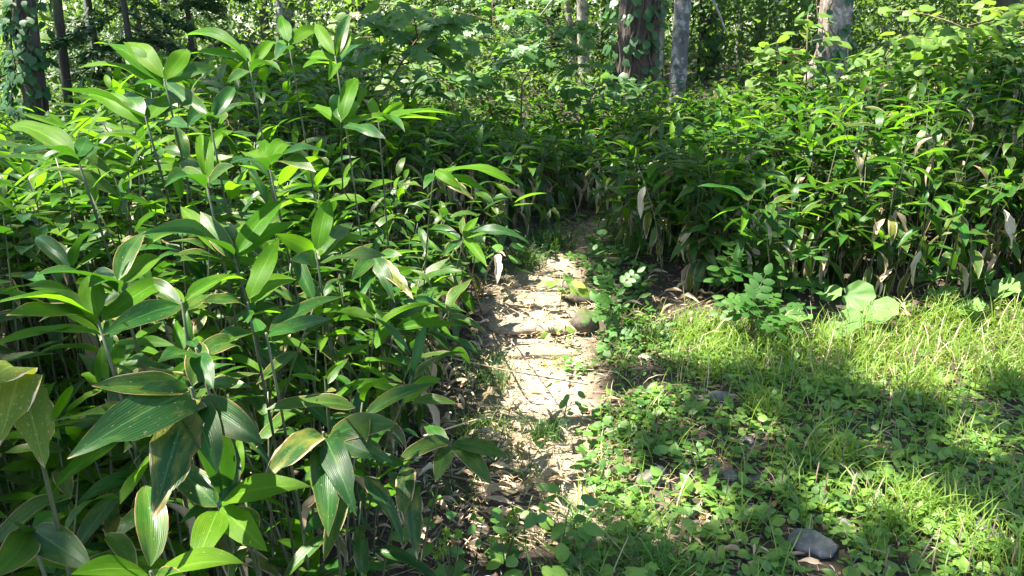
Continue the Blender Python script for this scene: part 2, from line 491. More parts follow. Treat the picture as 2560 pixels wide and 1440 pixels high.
# ------------------------------------------------------------------ leaf templates (unit length along +Y, normal +Z)
def blade(nu=7, half=1, W=0.25, droop=0.5, fold=0.18, wave=0.0, twist=0.0, seed=0, nib=0.0, base=0.16, blunt=0.76, curl=0.0):
    rs = np.random.default_rng(seed)
    t = np.linspace(0, 1, nu + 1)
    f = np.clip(np.sin(np.pi * np.power(t, blunt)), 0, None) ** 0.72
    f[0] = 0.06
    f[-1] = 0.0
    if nu >= 5:
        f[-2] *= 0.85
    ang = droop * (t - 0.5) * 1.0
    step = np.diff(t)
    y = np.concatenate([[0], np.cumsum(np.cos((ang[:-1] + ang[1:]) / 2) * step)])
    z = np.concatenate([[0], np.cumsum(-np.sin((ang[:-1] + ang[1:]) / 2) * step)])
    a = math.atan2(z[-1], y[-1]); L = math.hypot(y[-1], z[-1])
    y, z = (y * math.cos(-a) - z * math.sin(-a)) / L, (y * math.sin(-a) + z * math.cos(-a)) / L
    us = np.linspace(-1, 1, 2 * half + 1)
    side = curl * np.sin(t * np.pi) * (rs.random() - 0.5) * 2
    V, U = [], []
    nl, nr = 1 - nib * (rs.random(nu + 1) ** 3), 1 - nib * (rs.random(nu + 1) ** 3)
    for i in range(nu + 1):
        w = W * 0.5 * f[i]
        tw = twist * (t[i] - 0.3)
        for u in us:
            k = nl[i] if u < 0 else nr[i]
            xx = u * w * k
            zz = abs(u) * w * fold * 2 + wave * w * math.sin(t[i] * 9 + (2.0 if u > 0 else 0) + seed) * abs(u)
            V.append((xx * math.cos(tw) - zz * math.sin(tw) + side[i], y[i], z[i] + xx * math.sin(tw) + zz * math.cos(tw)))
            U.append((u * k * 0.5 + 0.5, t[i]))
    n = 2 * half + 1
    F = []
    for i in range(nu):
        for j in range(n - 1):
            p = i * n + j
            if i == nu - 1:
                F.append((p, p + 1, p + n + half - j if False else p + n))
            else:
                F += [(p, p + 1, p + n + 1), (p, p + n + 1, p + n)]
    return dict(V=np.array(V), F=np.array(F), U=np.array(U))

def outline(pts, dome=0.06, seed=0):
    """flat leaf from outline points (x, y), triangulated from a centre, domed"""
    pts = np.asarray(pts, float)
    c = np.array([0.0, 0.42])
    V = [(c[0], c[1], dome)] + [(x, y, 0.02 * math.sin(i * 2.3 + seed)) for i, (x, y) in enumerate(pts)]
    n = len(pts)
    F = [(0, 1 + i, 1 + (i + 1) % n) for i in range(n)]
    V = np.array(V)
    U = V[:, :2] * 0.8 + np.array([0.5, 0.1])
    return dict(V=V, F=np.array(F), U=U)

def maple_outline():
    r = [(0.02, 0.0), (0.25, -0.02), (0.5, 0.18), (0.30, 0.28), (0.62, 0.56), (0.33, 0.55), (0.30, 0.70), (0.13, 0.72), (0.0, 1.0)]
    return r + [(-x, y) for x, y in reversed(r[:-1])]

def heart_outline(w=0.38):
    r = [(0.0, 0.06), (w * 0.45, 0.0), (w * 0.95, 0.16), (w * 1.1, 0.40), (w * 0.75, 0.68), (w * 0.3, 0.88), (0.0, 1.0)]
    return r + [(-x, y) for x, y in reversed(r[1:-1])]

def oval_outline(w=0.3):
    r = [(0.0, 0.0), (w * 0.6, 0.12), (w, 0.38), (w * 0.9, 0.62), (w * 0.5, 0.86), (0.0, 1.0)]
    return r + [(-x, y) for x, y in reversed(r[1:-1])]

def kidney(nr=18):
    V, U = [(0, 0.06, -0.02)], [(0.5, 0.5)]
    for ring, rr in ((0, 0.5), (1, 1.0)):
        for i in range(nr):
            a = -math.pi / 2 + math.radians(14) + (2 * math.pi - math.radians(28)) * i / (nr - 1)
            k = rr * 0.5 * (1 + (0.05 * math.sin(i * 2.9) if ring else 0))
            V.append((k * math.cos(a) * 1.06, 0.06 + 0.42 + (k * math.sin(a)) - 0.42 * (1 - rr), 0.10 * rr * rr + 0.05 * rr * math.sin(i * 1.9)))
            U.append((0.5 + k * math.cos(a), 0.5 + k * math.sin(a)))
    F = []
    for i in range(nr - 1):
        F.append((0, 1 + i, 2 + i))
        F += [(1 + i, 1 + nr + i, 2 + nr + i), (1 + i, 2 + nr + i, 2 + i)]
    return dict(V=np.array(V), F=np.array(F), U=np.array(U))

# high detail sasa leaves for individual plants: variants of droop and damage
HI = [blade(10, 2, 0.235, 0.5, 0.14, 0.12, 0.25, 1), blade(10, 2, 0.26, 1.0, 0.10, 0.18, -0.4, 2, curl=0.03),
      blade(10, 2, 0.215, 0.25, 0.20, 0.10, 0.45, 3, curl=0.04), blade(10, 2, 0.265, 0.75, 0.10, 0.2, 0.1, 4),
      blade(10, 2, 0.25, 1.4, 0.10, 0.25, -0.3, 5, nib=0.35), blade(12, 2, 0.27, 0.9, 0.12, 0.26, 0.5, 6, nib=0.55, curl=0.04),
      blade(10, 2, 0.225, 0.9, 0.3, 0.14, 0.7, 7, curl=0.05), blade(10, 2, 0.245, 0.4, 0.06, 0.24, -0.6, 8, nib=0.25)]
DRYT = [blade(10, 2, 0.20, 0.8, 0.55, 0.5, 1.0, 21, nib=0.3, curl=0.06), blade(10, 2, 0.17, 1.5, 0.7, 0.6, -1.4, 22, nib=0.5, curl=0.08), blade(9, 2, 0.24, 0.5, 0.35, 0.5, 0.6, 23, nib=0.4, curl=0.05)]
LO = [blade(5, 1, 0.27, 0.5, 0.14, 0, 0.2, 1), blade(5, 1, 0.28, 1.0, 0.10, 0, -0.3, 2), blade(5, 1, 0.24, 0.3, 0.18, 0, 0.3, 3), blade(5, 1, 0.27, 1.4, 0.1, 0, 0.1, 4)]
LODRY = [blade(5, 1, 0.17, 0.9, 0.6, 0.4, 1.0, 8), blade(5, 1, 0.14, 1.4, 0.7, 0.4, -1.2, 9)]
MAPLE = outline(maple_outline()); HEART = outline(heart_outline()); OVAL = outline(oval_outline(0.30)); WOVAL = outline(oval_outline(0.40))
ROUND = outline(heart_outline(0.47))
DIAM = dict(V=np.array([(0, 0, 0), (0.30, 0.45, 0.06), (0, 1, -0.05), (-0.30, 0.45, 0.06)], float), F=np.array([(0, 1, 2), (0, 2, 3)]), U=np.array([(0.5, 0), (1, 0.5), (0.5, 1), (0, 0.5)], float))
KIDNEY = kidney()

def blade_grass(nu=4, W=0.03, bend=1.2):
    t = np.linspace(0, 1, nu + 1)
    ang = bend * t ** 1.3
    st = 1.0 / nu
    yy = np.concatenate([[0], np.cumsum(np.sin((ang[:-1] + ang[1:]) / 2) * st)])
    zz = np.concatenate([[0], np.cumsum(np.cos((ang[:-1] + ang[1:]) / 2) * st)])
    V, U, F = [], [], []
    for i in range(nu):
        w = W * 0.5 * (1 - 0.75 * t[i] ** 2)
        V += [(-w, yy[i], zz[i]), (w, yy[i], zz[i])]; U += [(0, t[i]), (1, t[i])]
    V.append((0, yy[-1], zz[-1])); U.append((0.5, 1))
    for i in range(nu - 1):
        p = 2 * i
        F += [(p, p + 1, p + 3), (p, p + 3, p + 2)]
    F.append((2 * nu - 2, 2 * nu - 1, 2 * nu))
    return dict(V=np.array(V), F=np.array(F), U=np.array(U))
GR = [blade_grass(4, 0.022, 0.9), blade_grass(4, 0.026, 1.7), blade_grass(4, 0.020, 2.4)]

_cache = {}
def leafmesh(T, key, mat):
    k = (key, mat.name)
    if k not in _cache:
        _cache[k] = mesh_from('leaf', T['V'], T['F'], T['U'], None, None, [mat])
    return _cache[k]

# ------------------------------------------------------------------ labels from landmarks
LANDMARKS = []
def landmark(P, phrase):
    LANDMARKS.append((proj(P)[0], phrase))
_lab = {}
def label_near(prefix, P, skip=None, most=16):
    """a label that names the two nearest landmarks on the picture"""
    q = proj(P)[0]
    c = []
    for l, ph in LANDMARKS:
        if ph == skip: continue
        dx, dy = q[0] - l[0], q[1] - l[1]
        c.append((math.hypot(dx, dy * 1.4), dx, dy, q[2] - l[2], ph))
    c.sort(key=lambda e: e[0])
    def rel(e):
        if abs(e[1]) > abs(e[2]) * 0.9:
            return 'right of ' if e[1] > 0 else 'left of '
        return 'in front of ' if e[3] < -0.05 else 'behind '
    for e in c[:24]:
        s = prefix + ' ' + rel(e) + e[4]
        if s not in _lab and len(s.split()) <= most:
            break
    else:
        s = prefix + ' ' + rel(c[0]) + c[0][4]
    _lab[s] = 1
    return s

# ------------------------------------------------------------------ the ground
def build_ground():
    def grid(x0, x1, y0, y1, nx, ny):
        return np.linspace(x0, x1, nx), np.linspace(y0, y1, ny)
    xs = np.unique(np.concatenate([[-900, -400, -200, -120, -80], np.arange(-60, -10, 2.5), np.arange(-10, -2, 0.25), np.arange(-2, 4.5, 0.05), np.arange(4.5, 12, 0.25), np.arange(12, 60, 2.5), [80, 120, 200, 400, 900]]))
    ys = np.unique(np.concatenate([[-900, -300, -100, -40, -20, -10, -5, -2], np.arange(-1, 1, 0.25), np.arange(1, 7.5, 0.05), np.arange(7.5, 16, 0.25), np.arange(16, 60, 2.5), [80, 120, 200, 400, 900, 1500]]))
    X, Y = np.meshgrid(xs, ys)
    pd = path_dist(X, Y)
    Z = height(X, Y)
    near = (pd < 0.3)
    Z = Z + near * 0.02 * (fbm(X * 14, Y * 14, 2.0) - 0.5)
    V = np.stack([X.ravel(), Y.ravel(), Z.ravel()], 1)
    nx = len(xs)
    i, j = np.meshgrid(np.arange(nx - 1), np.arange(len(ys) - 1))
    p = (j * nx + i).ravel()
    F = np.concatenate([np.stack([p, p + 1, p + nx + 1], 1), np.stack([p, p + nx + 1, p + nx], 1)])
    A = sstep(0.12, -0.08, pd + 0.12 * (fbm(X * 5, Y * 5, 7.0) - 0.5)).ravel()
    o = link('ground', mesh_from('ground', V, F, None, A, None, [M_SOIL]))
    tag(o, 'brown forest soil with a trodden dirt path', None, None, 'structure')
build_ground()

# ------------------------------------------------------------------ stones and steps
import bmesh
def rock(name, label, P, size, mat, seed, squash=0.6, rot=0.0, sink=0.35, box=0.0, cat='stone', group=None, sub=3):
    bm = bmesh.new()
    bmesh.ops.create_icosphere(bm, subdivisions=sub, radius=1.0)
    V = np.array([v.co[:] for v in bm.verts])
    if box > 0:
        k = np.max(np.abs(V), axis=1, keepdims=True)
        V = V * (1 - box) + (V / k * 0.82) * box
    rs = np.random.default_rng(seed * 7 + 1)
    for _ in range(0 if box > 0 else 11):
        nn = unit(rs.normal(0, 1, 3)); off = rs.uniform(0.62, 0.86)
        V = V - np.maximum(V @ nn - off, 0)[:, None] * nn
    d = 0.80 + 0.40 * fbm(V[:, 0] * 1.3 + seed * 3.1, V[:, 1] * 1.3 + seed, V[:, 2] * 1.3, 3) + 0.07 * (vnoise(V[:, 0] * 6 + seed, V[:, 1] * 6, V[:, 2] * 6) - 0.5)
    V = V * d[:, None] * np.array([size[0], size[1], size[2]]) / 2
    ca, sa = math.cos(rot), math.sin(rot)
    V = V @ np.array([[ca, sa, 0], [-sa, ca, 0], [0, 0, 1]])
    for v, c in zip(bm.verts, V): v.co = c
    me = bpy.data.meshes.new(name); bm.to_mesh(me); bm.free()
    for p in me.polygons: p.use_smooth = True
    me.materials.append(mat)
    o = link(name, me)
    o.location = (P[0], P[1], float(height(P[0], P[1])) + size[2] * (0.5 - sink))
    tag(o, label, cat, group)
    return o

STONES = [  # px, py (base), size, label
    (2025, 1375, (0.135, 0.115, 0.10), 'largest grey stone, half buried in the clearing at the bottom right'),
    (1632, 1200, (0.15, 0.10, 0.07), 'flat dark grey stone lying at the edge of the path litter'),
    (1525, 1078, (0.075, 0.06, 0.04), 'small bluish grey stone set in the dirt path'),
    (1822, 1195, (0.065, 0.06, 0.05), 'small grey stone among herbs, right of the flat dark stone'),
    (1878, 1278, (0.055, 0.05, 0.04), 'dark pebble behind the largest grey stone'),
    (1890, 1197, (0.06, 0.04, 0.03), 'thin flat pebble half hidden under plantain leaves'),
    (1805, 995, (0.13, 0.08, 0.05), 'pale flat stone in the sunny patch of grass'),
    (1868, 1108, (0.05, 0.045, 0.04), 'small brownish stone beside the bare dirt strip'),
    (2110, 1320, (0.08, 0.06, 0.04), 'low stone between grass blades, right of the largest stone'),
    (2405, 1195, (0.09, 0.06, 0.05), 'grey stone nearly covered by broad plantain leaves at the right'),
    (2455, 1325, (0.11, 0.08, 0.04), 'weathered stone under grass in the bottom right corner'),
    (1725, 1290, (0.05, 0.04, 0.04), 'whitish pebble beside the bare dirt at the bottom'),
]
STONE_AT = []
for i, (a, b, s, lab) in enumerate(STONES):
    P = ground_px(a, b)
    STONE_AT.append((P[0], P[1], s[0] * (0.55 if i < 7 else 0.4)))
    rock('stone', lab, P, (s[0] * 1.08, s[1] * 1.08, s[2] * 0.9), M_STONE, i + 1, rot=i * 1.1, sink=0.36, group='stones in the clearing', sub=4)
for P_, ph in ((ground_px(2025, 1370), 'the largest grey stone'), (ground_px(1632, 1195), 'the flat dark stone'), (ground_px(1525, 1075), 'the bluish path stone'), (ground_px(1805, 990), 'the pale flat stone'), (ground_px(2405, 1190), 'the plantain covered stone'), (ground_px(1820, 1190), 'the small grey stone')):
    landmark(P_, ph)

SLABS = [((1345, 862), (0.46, 0.20, 0.06), 'lowest pale stone step of the path, blazing in the sun'),
         ((1350, 800), (0.58, 0.22, 0.07), 'middle pale stone step of the path below dry needles'),
         ((1345, 738), (0.48, 0.24, 0.06), 'topmost pale stone step, half in shade on the path')]
for i, ((a, b), s, lab) in enumerate(SLABS):
    P = ground_px(a, b)
    rock('stone_step', lab, P, s, M_SLAB, 40 + i, rot=0.1 * (i - 1), sink=0.50, box=0.25, cat='step', group='stone steps of the path', sub=4)
    landmark(P, 'the %s stone step' % ('lowest', 'middle', 'topmost')[i])
rock('boulder', 'rounded mossy boulder at the right edge of the stone steps', ground_px(1462, 812), (0.15, 0.15, 0.15), M_MOSSY, 51, sink=0.2, sub=4, cat='boulder')
rock('boulder', 'low mossy rock above the rounded boulder beside the path', ground_px(1450, 745), (0.20, 0.16, 0.12), M_MOSSY, 52, sink=0.2, cat='boulder')
rock('boulder', 'grey rock half hidden by bamboo left of the stone steps', ground_px(1195, 785), (0.15, 0.11, 0.10), M_MOSSY, 53, sink=0.2, cat='boulder')
landmark(ground_px(1462, 805), 'the mossy boulder')
landmark(ground_px(1195, 785), 'the hidden grey rock')

# ------------------------------------------------------------------ sasa bamboo
def tip_at(base, px, py, L, near):
    """the point on the pixel's ray at distance L from base (nearer or farther solution)"""
    d = ray(px, py); oc = base - CAM
    s = float(oc @ d); h2 = float(oc @ oc) - s * s
    q = L * L - h2
    if q <= 0:
        return CAM + d * s
    return CAM + d * (s - math.sqrt(q) if near else s + math.sqrt(q))

def culm_mesh(pts, r0, r1, mat, seed=0, sides=6):
    """tube with swollen nodes along it"""
    pts = np.asarray(pts, float)
    rs = np.random.default_rng(seed)
    L = np.linalg.norm(pts[-1] - pts[0])
    n = max(3, int(L / 0.13))
    tt, rr = [0.0], [1.0]
    for k in range(1, n):
        c = k / n + (rs.random() - 0.5) * 0.02
        for dt, m in ((-0.012, 1.0), (0, 1.45), (0.012, 1.05)):
            tt.append(c + dt / max(L, 0.3)); rr.append(m)
    tt.append(1.0); rr.append(1.0)
    tt = np.array(tt); q = np.linspace(0, 1, len(pts))
    P = np.stack([np.interp(tt, q, pts[:, i]) for i in range(3)], 1)
    rad = (r0 + (r1 - r0) * tt) * np.array(rr)
    V, F, U = tube(P, rad, sides)
    return mesh_from('culm', V, F, U, None, None, [mat])

def curve_pts(a, b, bow, n=7):
    a, b = np.asarray(a, float), np.asarray(b, float)
    t = np.linspace(0, 1, n)[:, None]
    return a + (b - a) * t + np.asarray(bow) * (4 * t * (1 - t))

def put_leaf(parent, root, base, d, nrm, L, T, key, mat, name='leaf', wf=1.0):
    M = frames(np.asarray(d, float)[None], np.asarray(nrm, float)[None])[0]
    M = M * np.array([wf, 1.0, 1.0])
    return link(name, leafmesh(T, key, mat), parent, mat4(M, base - root, L))

n_sasa_ind = 0
GS = 'bamboo plants left of the path'
def hero(label, node, dist, leaves, lean=(0.0, 0.0), phrase=None, r=0.004, group=GS, root=None, extra=1, culm_top=0.0, wf=1.0):
    """one traced plant: node pixel and distance, leaves as (tip px, tip py, length, near?, facing, material)"""
    global n_sasa_ind
    n_sasa_ind += 1
    N = at(node[0], node[1], dist)
    rx, ry = N[0] + lean[0], N[1] + lean[1]
    if root is not None:
        g = ground_px(*root); rx, ry = g[0], g[1]
    root = np.array([rx, ry, float(height(rx, ry)) - 0.02])
    e = thing('bamboo_plant', label, 'bamboo', root, group)
    pts = curve_pts(root, N, (-0.15 * (N[0] - rx), -0.15 * (N[1] - ry), 0.0))
    link('culm', culm_mesh(pts - root, r * 0.95, r * 0.62, M_CULM, n_sasa_ind), e)
    up = np.array([0, 0, 1.0])
    dn = unit(N - pts[-2])
    for k, (tx, ty, L, near, face, mi) in enumerate(leaves):
        b = N - dn * 0.005 * k
        tip = tip_at(b, tx, ty, L, near)
        d = tip - b
        tocam = unit(CAM - (b + tip) / 2)
        nrm = up * (1 - face) + tocam * face + rng.normal(0, 0.06, 3)
        if mi == 3:
            T, key = DRYT[k % 3], 'd%d' % (k % 3)
        else:
            v = (4 + k % 2) if mi in (2, 4) else (0, 1, 2, 3, 6, 7)[(k * 2 + n_sasa_ind) % 6]
            T, key = HI[v], 'h%d' % v
        put_leaf(e, root, b + unit(d) * 0.008, d, nrm, np.linalg.norm(d), T, key, M_SASA[mi], wf=wf * float(np.clip(0.17 / np.linalg.norm(d), 0.9, 1.25)))
    if phrase:
        landmark(N, phrase)
    return e

F_, N_ = False, True
H = hero
H('bamboo with a broad upright leaf pair crowning the left clump', (410, 197), 2.15, [(315, 110, .22, F_, .65, 0), (467, 127, .17, F_, .9, 0), (532, 168, .2, F_, .55, 1), (238, 112, .25, F_, .3, 0), (200, 172, .27, F_, .15, 0), (330, 215, .2, N_, .2, 1)], (.05, .1), 'the upright leaf pair')
H('bamboo whose broad dark leaf droops beside a bluish pleated one', (522, 290), 2.1, [(412, 201, .24, F_, .75, 1), (583, 222, .13, F_, .9, 1), (640, 262, .2, F_, .2, 1), (560, 300, .2, N_, .2, 1), (470, 320, .22, N_, .3, 1)], (.03, .1), 'the dark drooping leaf')
H('bamboo with a long bluish leaf reaching left below the crown', (363, 290), 2.1, [(308, 240, .17, F_, .7, 1), (155, 222, .27, N_, .25, 1), (462, 266, .2, F_, .5, 0), (375, 250, .14, F_, .8, 1), (470, 318, .2, N_, .2, 1), (215, 240, .22, F_, .5, 0)], (.05, .15), 'the long bluish leaf')
H('bamboo with a long yellow-edged leaf pointing to the upper left', (622, 155), 2.55, [(462, 92, .27, F_, .2, 0), (470, 137, .26, F_, .2, 0), (605, 112, .15, F_, .7, 0), (683, 107, .17, F_, .7, 0), (745, 128, .2, F_, .4, 0), (570, 205, .2, N_, .3, 1), (700, 180, .2, N_, .3, 1)], (.05, .1), 'the yellow-edged leaf')
H('tall bamboo with a single upright oval leaf at the very top', (722, 108), 2.6, [(703, 40, .15, F_, .95, 0), (800, 85, .2, F_, .5, 0), (745, 75, .13, F_, .7, 0), (655, 112, .2, F_, .3, 0), (690, 150, .2, N_, .3, 1)], (.05, .15), 'the upright oval leaf')
H('tallest bamboo with a dark pleated leaf standing against the trees', (838, 140), 2.5, [(790, 62, .18, F_, .9, 0), (873, 38, .2, F_, .85, 1), (868, 84, .14, F_, .9, 0), (756, 148, .2, F_, .5, 0), (905, 112, .2, F_, .4, 1), (822, 200, .17, N_, .8, 0), (760, 170, .2, N_, .2, 0)], (.05, .15), 'the dark pleated leaf')
H('bamboo whose narrow pale leaf rises steeply above lit stems', (853, 305), 2.3, [(893, 200, .2, F_, .6, 0), (835, 240, .15, F_, .9, 1), (1000, 300, .22, F_, .2, 0), (895, 262, .18, F_, .4, 0), (760, 270, .2, F_, .25, 0), (960, 345, .2, N_, .5, 1)], (.0, .1), 'the steep pale leaf', root=(870, 760))
H('bamboo with two cupped yellow-green leaves beside the clump edge', (945, 290), 2.5, [(930, 248, .12, F_, .95, 0), (1005, 262, .13, F_, .9, 0), (1140, 288, .25, F_, .15, 0), (1100, 300, .22, F_, .2, 0), (1010, 330, .2, N_, .3, 1)], (.0, .15), 'the cupped leaf pair')
H('bamboo with a wide flat leaf reaching the left picture edge', (192, 390), 1.95, [(28, 318, .25, F_, .35, 0), (219, 347, .12, F_, .9, 1), (258, 378, .15, F_, .5, 1), (38, 385, .22, N_, .2, 1), (120, 400, .2, N_, .2, 1)], (.06, .12), 'the wide flat leaf')
H('bamboo with a cupped leaf shaded dark at its base', (515, 455), 1.85, [(503, 342, .15, F_, .95, 0), (428, 428, .17, F_, .2, 1), (582, 418, .14, N_, .7, 1), (415, 468, .2, N_, .15, 1), (455, 405, .2, F_, .3, 1)], (.03, .12), 'the cupped shaded leaf')
H('bamboo with five level leaves right of the cupped leaf', (670, 402), 2.0, [(597, 382, .17, F_, .5, 0), (722, 366, .17, F_, .5, 0), (815, 382, .22, N_, .25, 1), (663, 352, .14, F_, .7, 0), (785, 430, .2, N_, .4, 1), (580, 410, .2, N_, .3, 1)], (.05, .15), 'the five level leaves')
H('bamboo with a large bright leaf swept to the upper right', (585, 640), 1.75, [(705, 503, .22, F_, .55, 0), (748, 555, .22, F_, .4, 0), (360, 590, .25, N_, .35, 1), (505, 535, .15, F_, .8, 1), (455, 520, .25, F_, .15, 0), (560, 560, .15, F_, .6, 1), (440, 640, .2, N_, .2, 1)], (.05, .15), 'the big swept leaf')
H('bamboo with one translucent oval leaf standing upright', (790, 632), 1.8, [(822, 506, .15, F_, .95, 0), (693, 588, .12, N_, .8, 0), (905, 592, .2, F_, .15, 0), (728, 650, .12, N_, .9, 1), (880, 560, .2, F_, .3, 1), (960, 640, .2, N_, .2, 1)], (.02, .12), 'the translucent oval leaf')
H('bamboo with a pointed leaf pair left of the big swept leaf', (290, 708), 1.55, [(362, 583, .16, F_, .7, 1), (400, 648, .15, F_, .6, 0), (95, 690, .22, N_, .15, 1), (250, 672, .14, F_, .5, 1), (225, 720, .14, N_, .3, 1)], (.05, .12), 'the pointed leaf pair')
H('bamboo with a ragged lit leaf upright between two long arms', (245, 800), 1.45, [(222, 695, .12, F_, .9, 0), (425, 698, .21, F_, .35, 0), (-10, 763, .21, N_, .25, 0), (25, 790, .2, N_, .4, 1), (318, 812, .1, N_, .9, 1), (80, 725, .18, F_, .35, 0)], (.02, .1), 'the ragged lit leaf')
H('bamboo with a broad dark leaf slanting down to the left', (455, 755), 1.5, [(604, 700, .14, F_, .3, 0), (262, 836, .2, N_, .6, 1), (430, 722, .1, F_, .7, 0), (340, 718, .14, F_, .3, 1), (520, 735, .12, F_, .6, 1)], (-.05, .1), 'the slanting dark leaf')
H('bamboo with a narrow bright leaf pointing straight up', (618, 755), 1.55, [(695, 604, .16, F_, .6, 0), (735, 702, .14, F_, .4, 0), (512, 757, .12, N_, .4, 1), (620, 805, .08, N_, .8, 1), (665, 730, .1, F_, .7, 1)], (.02, .1), 'the narrow upright leaf')
H('bamboo with three arched leaves below the translucent one', (665, 832), 1.55, [(850, 745, .2, F_, .25, 1), (735, 832, .1, N_, .7, 1), (520, 890, .17, N_, .3, 1), (820, 800, .17, N_, .6, 1), (640, 800, .1, F_, .5, 1)], (.02, .1), 'the arched leaves')
H('bamboo with a leaf curling over brown specks at mid left', (490, 870), 1.35, [(480, 860, .06, F_, .5, 1), (530, 965, .1, N_, .95, 1), (400, 905, .14, N_, .4, 1), (600, 880, .16, F_, .3, 1)], (.05, .1))
H('bamboo whorl of ragged drooping leaves at the left foreground', (478, 968), 1.32, [(240, 965, .19, N_, .55, 1), (498, 862, .10, F_, .95, 1), (178, 1142, .24, N_, .65, 2), (386, 1287, .225, N_, .9, 2), (540, 1175, .155, N_, .97, 1), (650, 1104, .155, N_, .95, 1), (560, 1250, .21, F_, .9, 1)], (-.02, .15), 'the ragged drooping whorl', r=.005, wf=1.35)
H('young bamboo with two glowing yellow-green leaves in the foreground', (545, 1258), 1.42, [(770, 1219, .18, N_, .5, 0), (662, 1372, .14, N_, .85, 0), (486, 1422, .135, N_, .8, 0), (430, 1165, .14, F_, .7, 1), (578, 1088, .14, F_, .8, 1), (640, 1330, .12, F_, .8, 1)], (.02, .15), 'the glowing leaves', wf=1.15)
H('bamboo with one big oval leaf upright at the bottom left', (376, 1428), 1.25, [(362, 1222, .155, F_, .9, 1), (190, 1436, .13, N_, .5, 0), (600, 1410, .17, N_, .4, 0), (470, 1470, .1, N_, .6, 1)], (.0, .12), 'the big oval leaf', wf=1.15)
H('bamboo with brown-tipped leaves hanging around its node', (808, 1080), 1.5, [(662, 1205, .17, N_, .6, 2), (820, 1332, .2, N_, .85, 1), (888, 1282, .19, N_, .8, 2), (972, 1152, .15, N_, .8, 2), (985, 1062, .14, N_, .5, 1), (720, 1120, .12, N_, .6, 1)], (-.02, .15), 'the brown-tipped leaves', r=.0045, wf=1.2)
H('bamboo spreading dark leaves into the bottom left corner', (70, 1318), 1.3, [(222, 1418, .13, N_, .7, 1), (-20, 1440, .14, N_, .8, 1), (150, 1290, .08, F_, .5, 1), (-60, 1290, .14, N_, .4, 1)], (-.02, .1), 'the corner leaves', wf=1.2)
H('bamboo with yellow-brown withered leaves at the left picture edge', (50, 925), 1.12, [(-5, 1115, .15, N_, .9, 4), (108, 1158, .15, N_, .9, 4), (-60, 1000, .14, N_, .7, 4)], (-.05, .1), 'the withered edge leaves', wf=1.1)
H('low bamboo with a bright leaf pointing at the stone steps', (985, 822), 2.45, [(1150, 815, .2, F_, .5, 0), (1098, 790, .17, F_, .6, 0), (870, 860, .17, N_, .35, 1), (1010, 880, .12, N_, .6, 1), (925, 770, .12, F_, .7, 1)], (-.1, .05), 'the bright pointing leaf')
H('low bamboo with dark hanging leaves over the foreground litter', (1130, 1098), 1.85, [(1000, 1152, .15, N_, .4, 1), (1265, 1140, .16, N_, .5, 1), (1225, 1208, .15, N_, .7, 1), (1090, 1200, .13, N_, .7, 1), (1060, 1060, .12, F_, .5, 1)], (-.12, .05), 'the dark hanging leaves')
H('bamboo with two narrow leaves dangling at the bottom centre', (1020, 1160), 1.7, [(1008, 1305, .15, N_, .8, 2), (1042, 1390, .21, N_, .75, 2), (930, 1130, .1, F_, .5, 1)], (-.12, .05), 'the dangling leaves')
H('bamboo with pale drooping leaves leaning over the path edge', (930, 640), 2.35, [(985, 752, .2, N_, .8, 2), (1030, 745, .22, N_, .7, 2), (880, 700, .17, N_, .7, 1), (905, 745, .2, N_, .8, 1), (1000, 640, .12, N_, .5, 1)], (-.08, .1), 'the pale drooping leaves')
H('bamboo with a bundle of lit stripes arching above the steps', (1160, 590), 3.0, [(1320, 610, .25, N_, .3, 2), (1215, 665, .2, N_, .8, 0), (1285, 580, .2, F_, .25, 0), (1110, 640, .17, N_, .5, 1), (1195, 545, .15, F_, .5, 0), (1075, 575, .18, F_, .3, 1)], (-.12, .1), 'the lit arching leaves')
H('bamboo with a yellow sunlit leaf folding towards the path', (1085, 425), 3.0, [(1150, 470, .15, N_, .8, 0), (1180, 495, .2, N_, .7, 2), (1060, 470, .12, N_, .6, 1), (1290, 465, .27, F_, .15, 0), (1240, 500, .22, N_, .2, 0)], (-.1, .1), 'the yellow folding leaf')
H('bamboo whorl of striped leaves drooping at the end of the path', (1368, 516), 5.6, [(1350, 555, .2, N_, .8, 0), (1400, 545, .2, N_, .6, 2), (1375, 560, .2, N_, .8, 2), (1420, 525, .2, N_, .5, 1), (1330, 525, .16, N_, .5, 1)], (.0, .1), 'the striped whorl', group='bamboo plants at the end of the path')
H('dead bamboo stalk with a bleached hanging leaf beside the path', (1247, 632), 2.9, [(1241, 712, .16, N_, .9, 3), (1262, 640, .05, N_, .5, 3)], (-.05, .03), 'the bleached hanging leaf', root=(1205, 760))

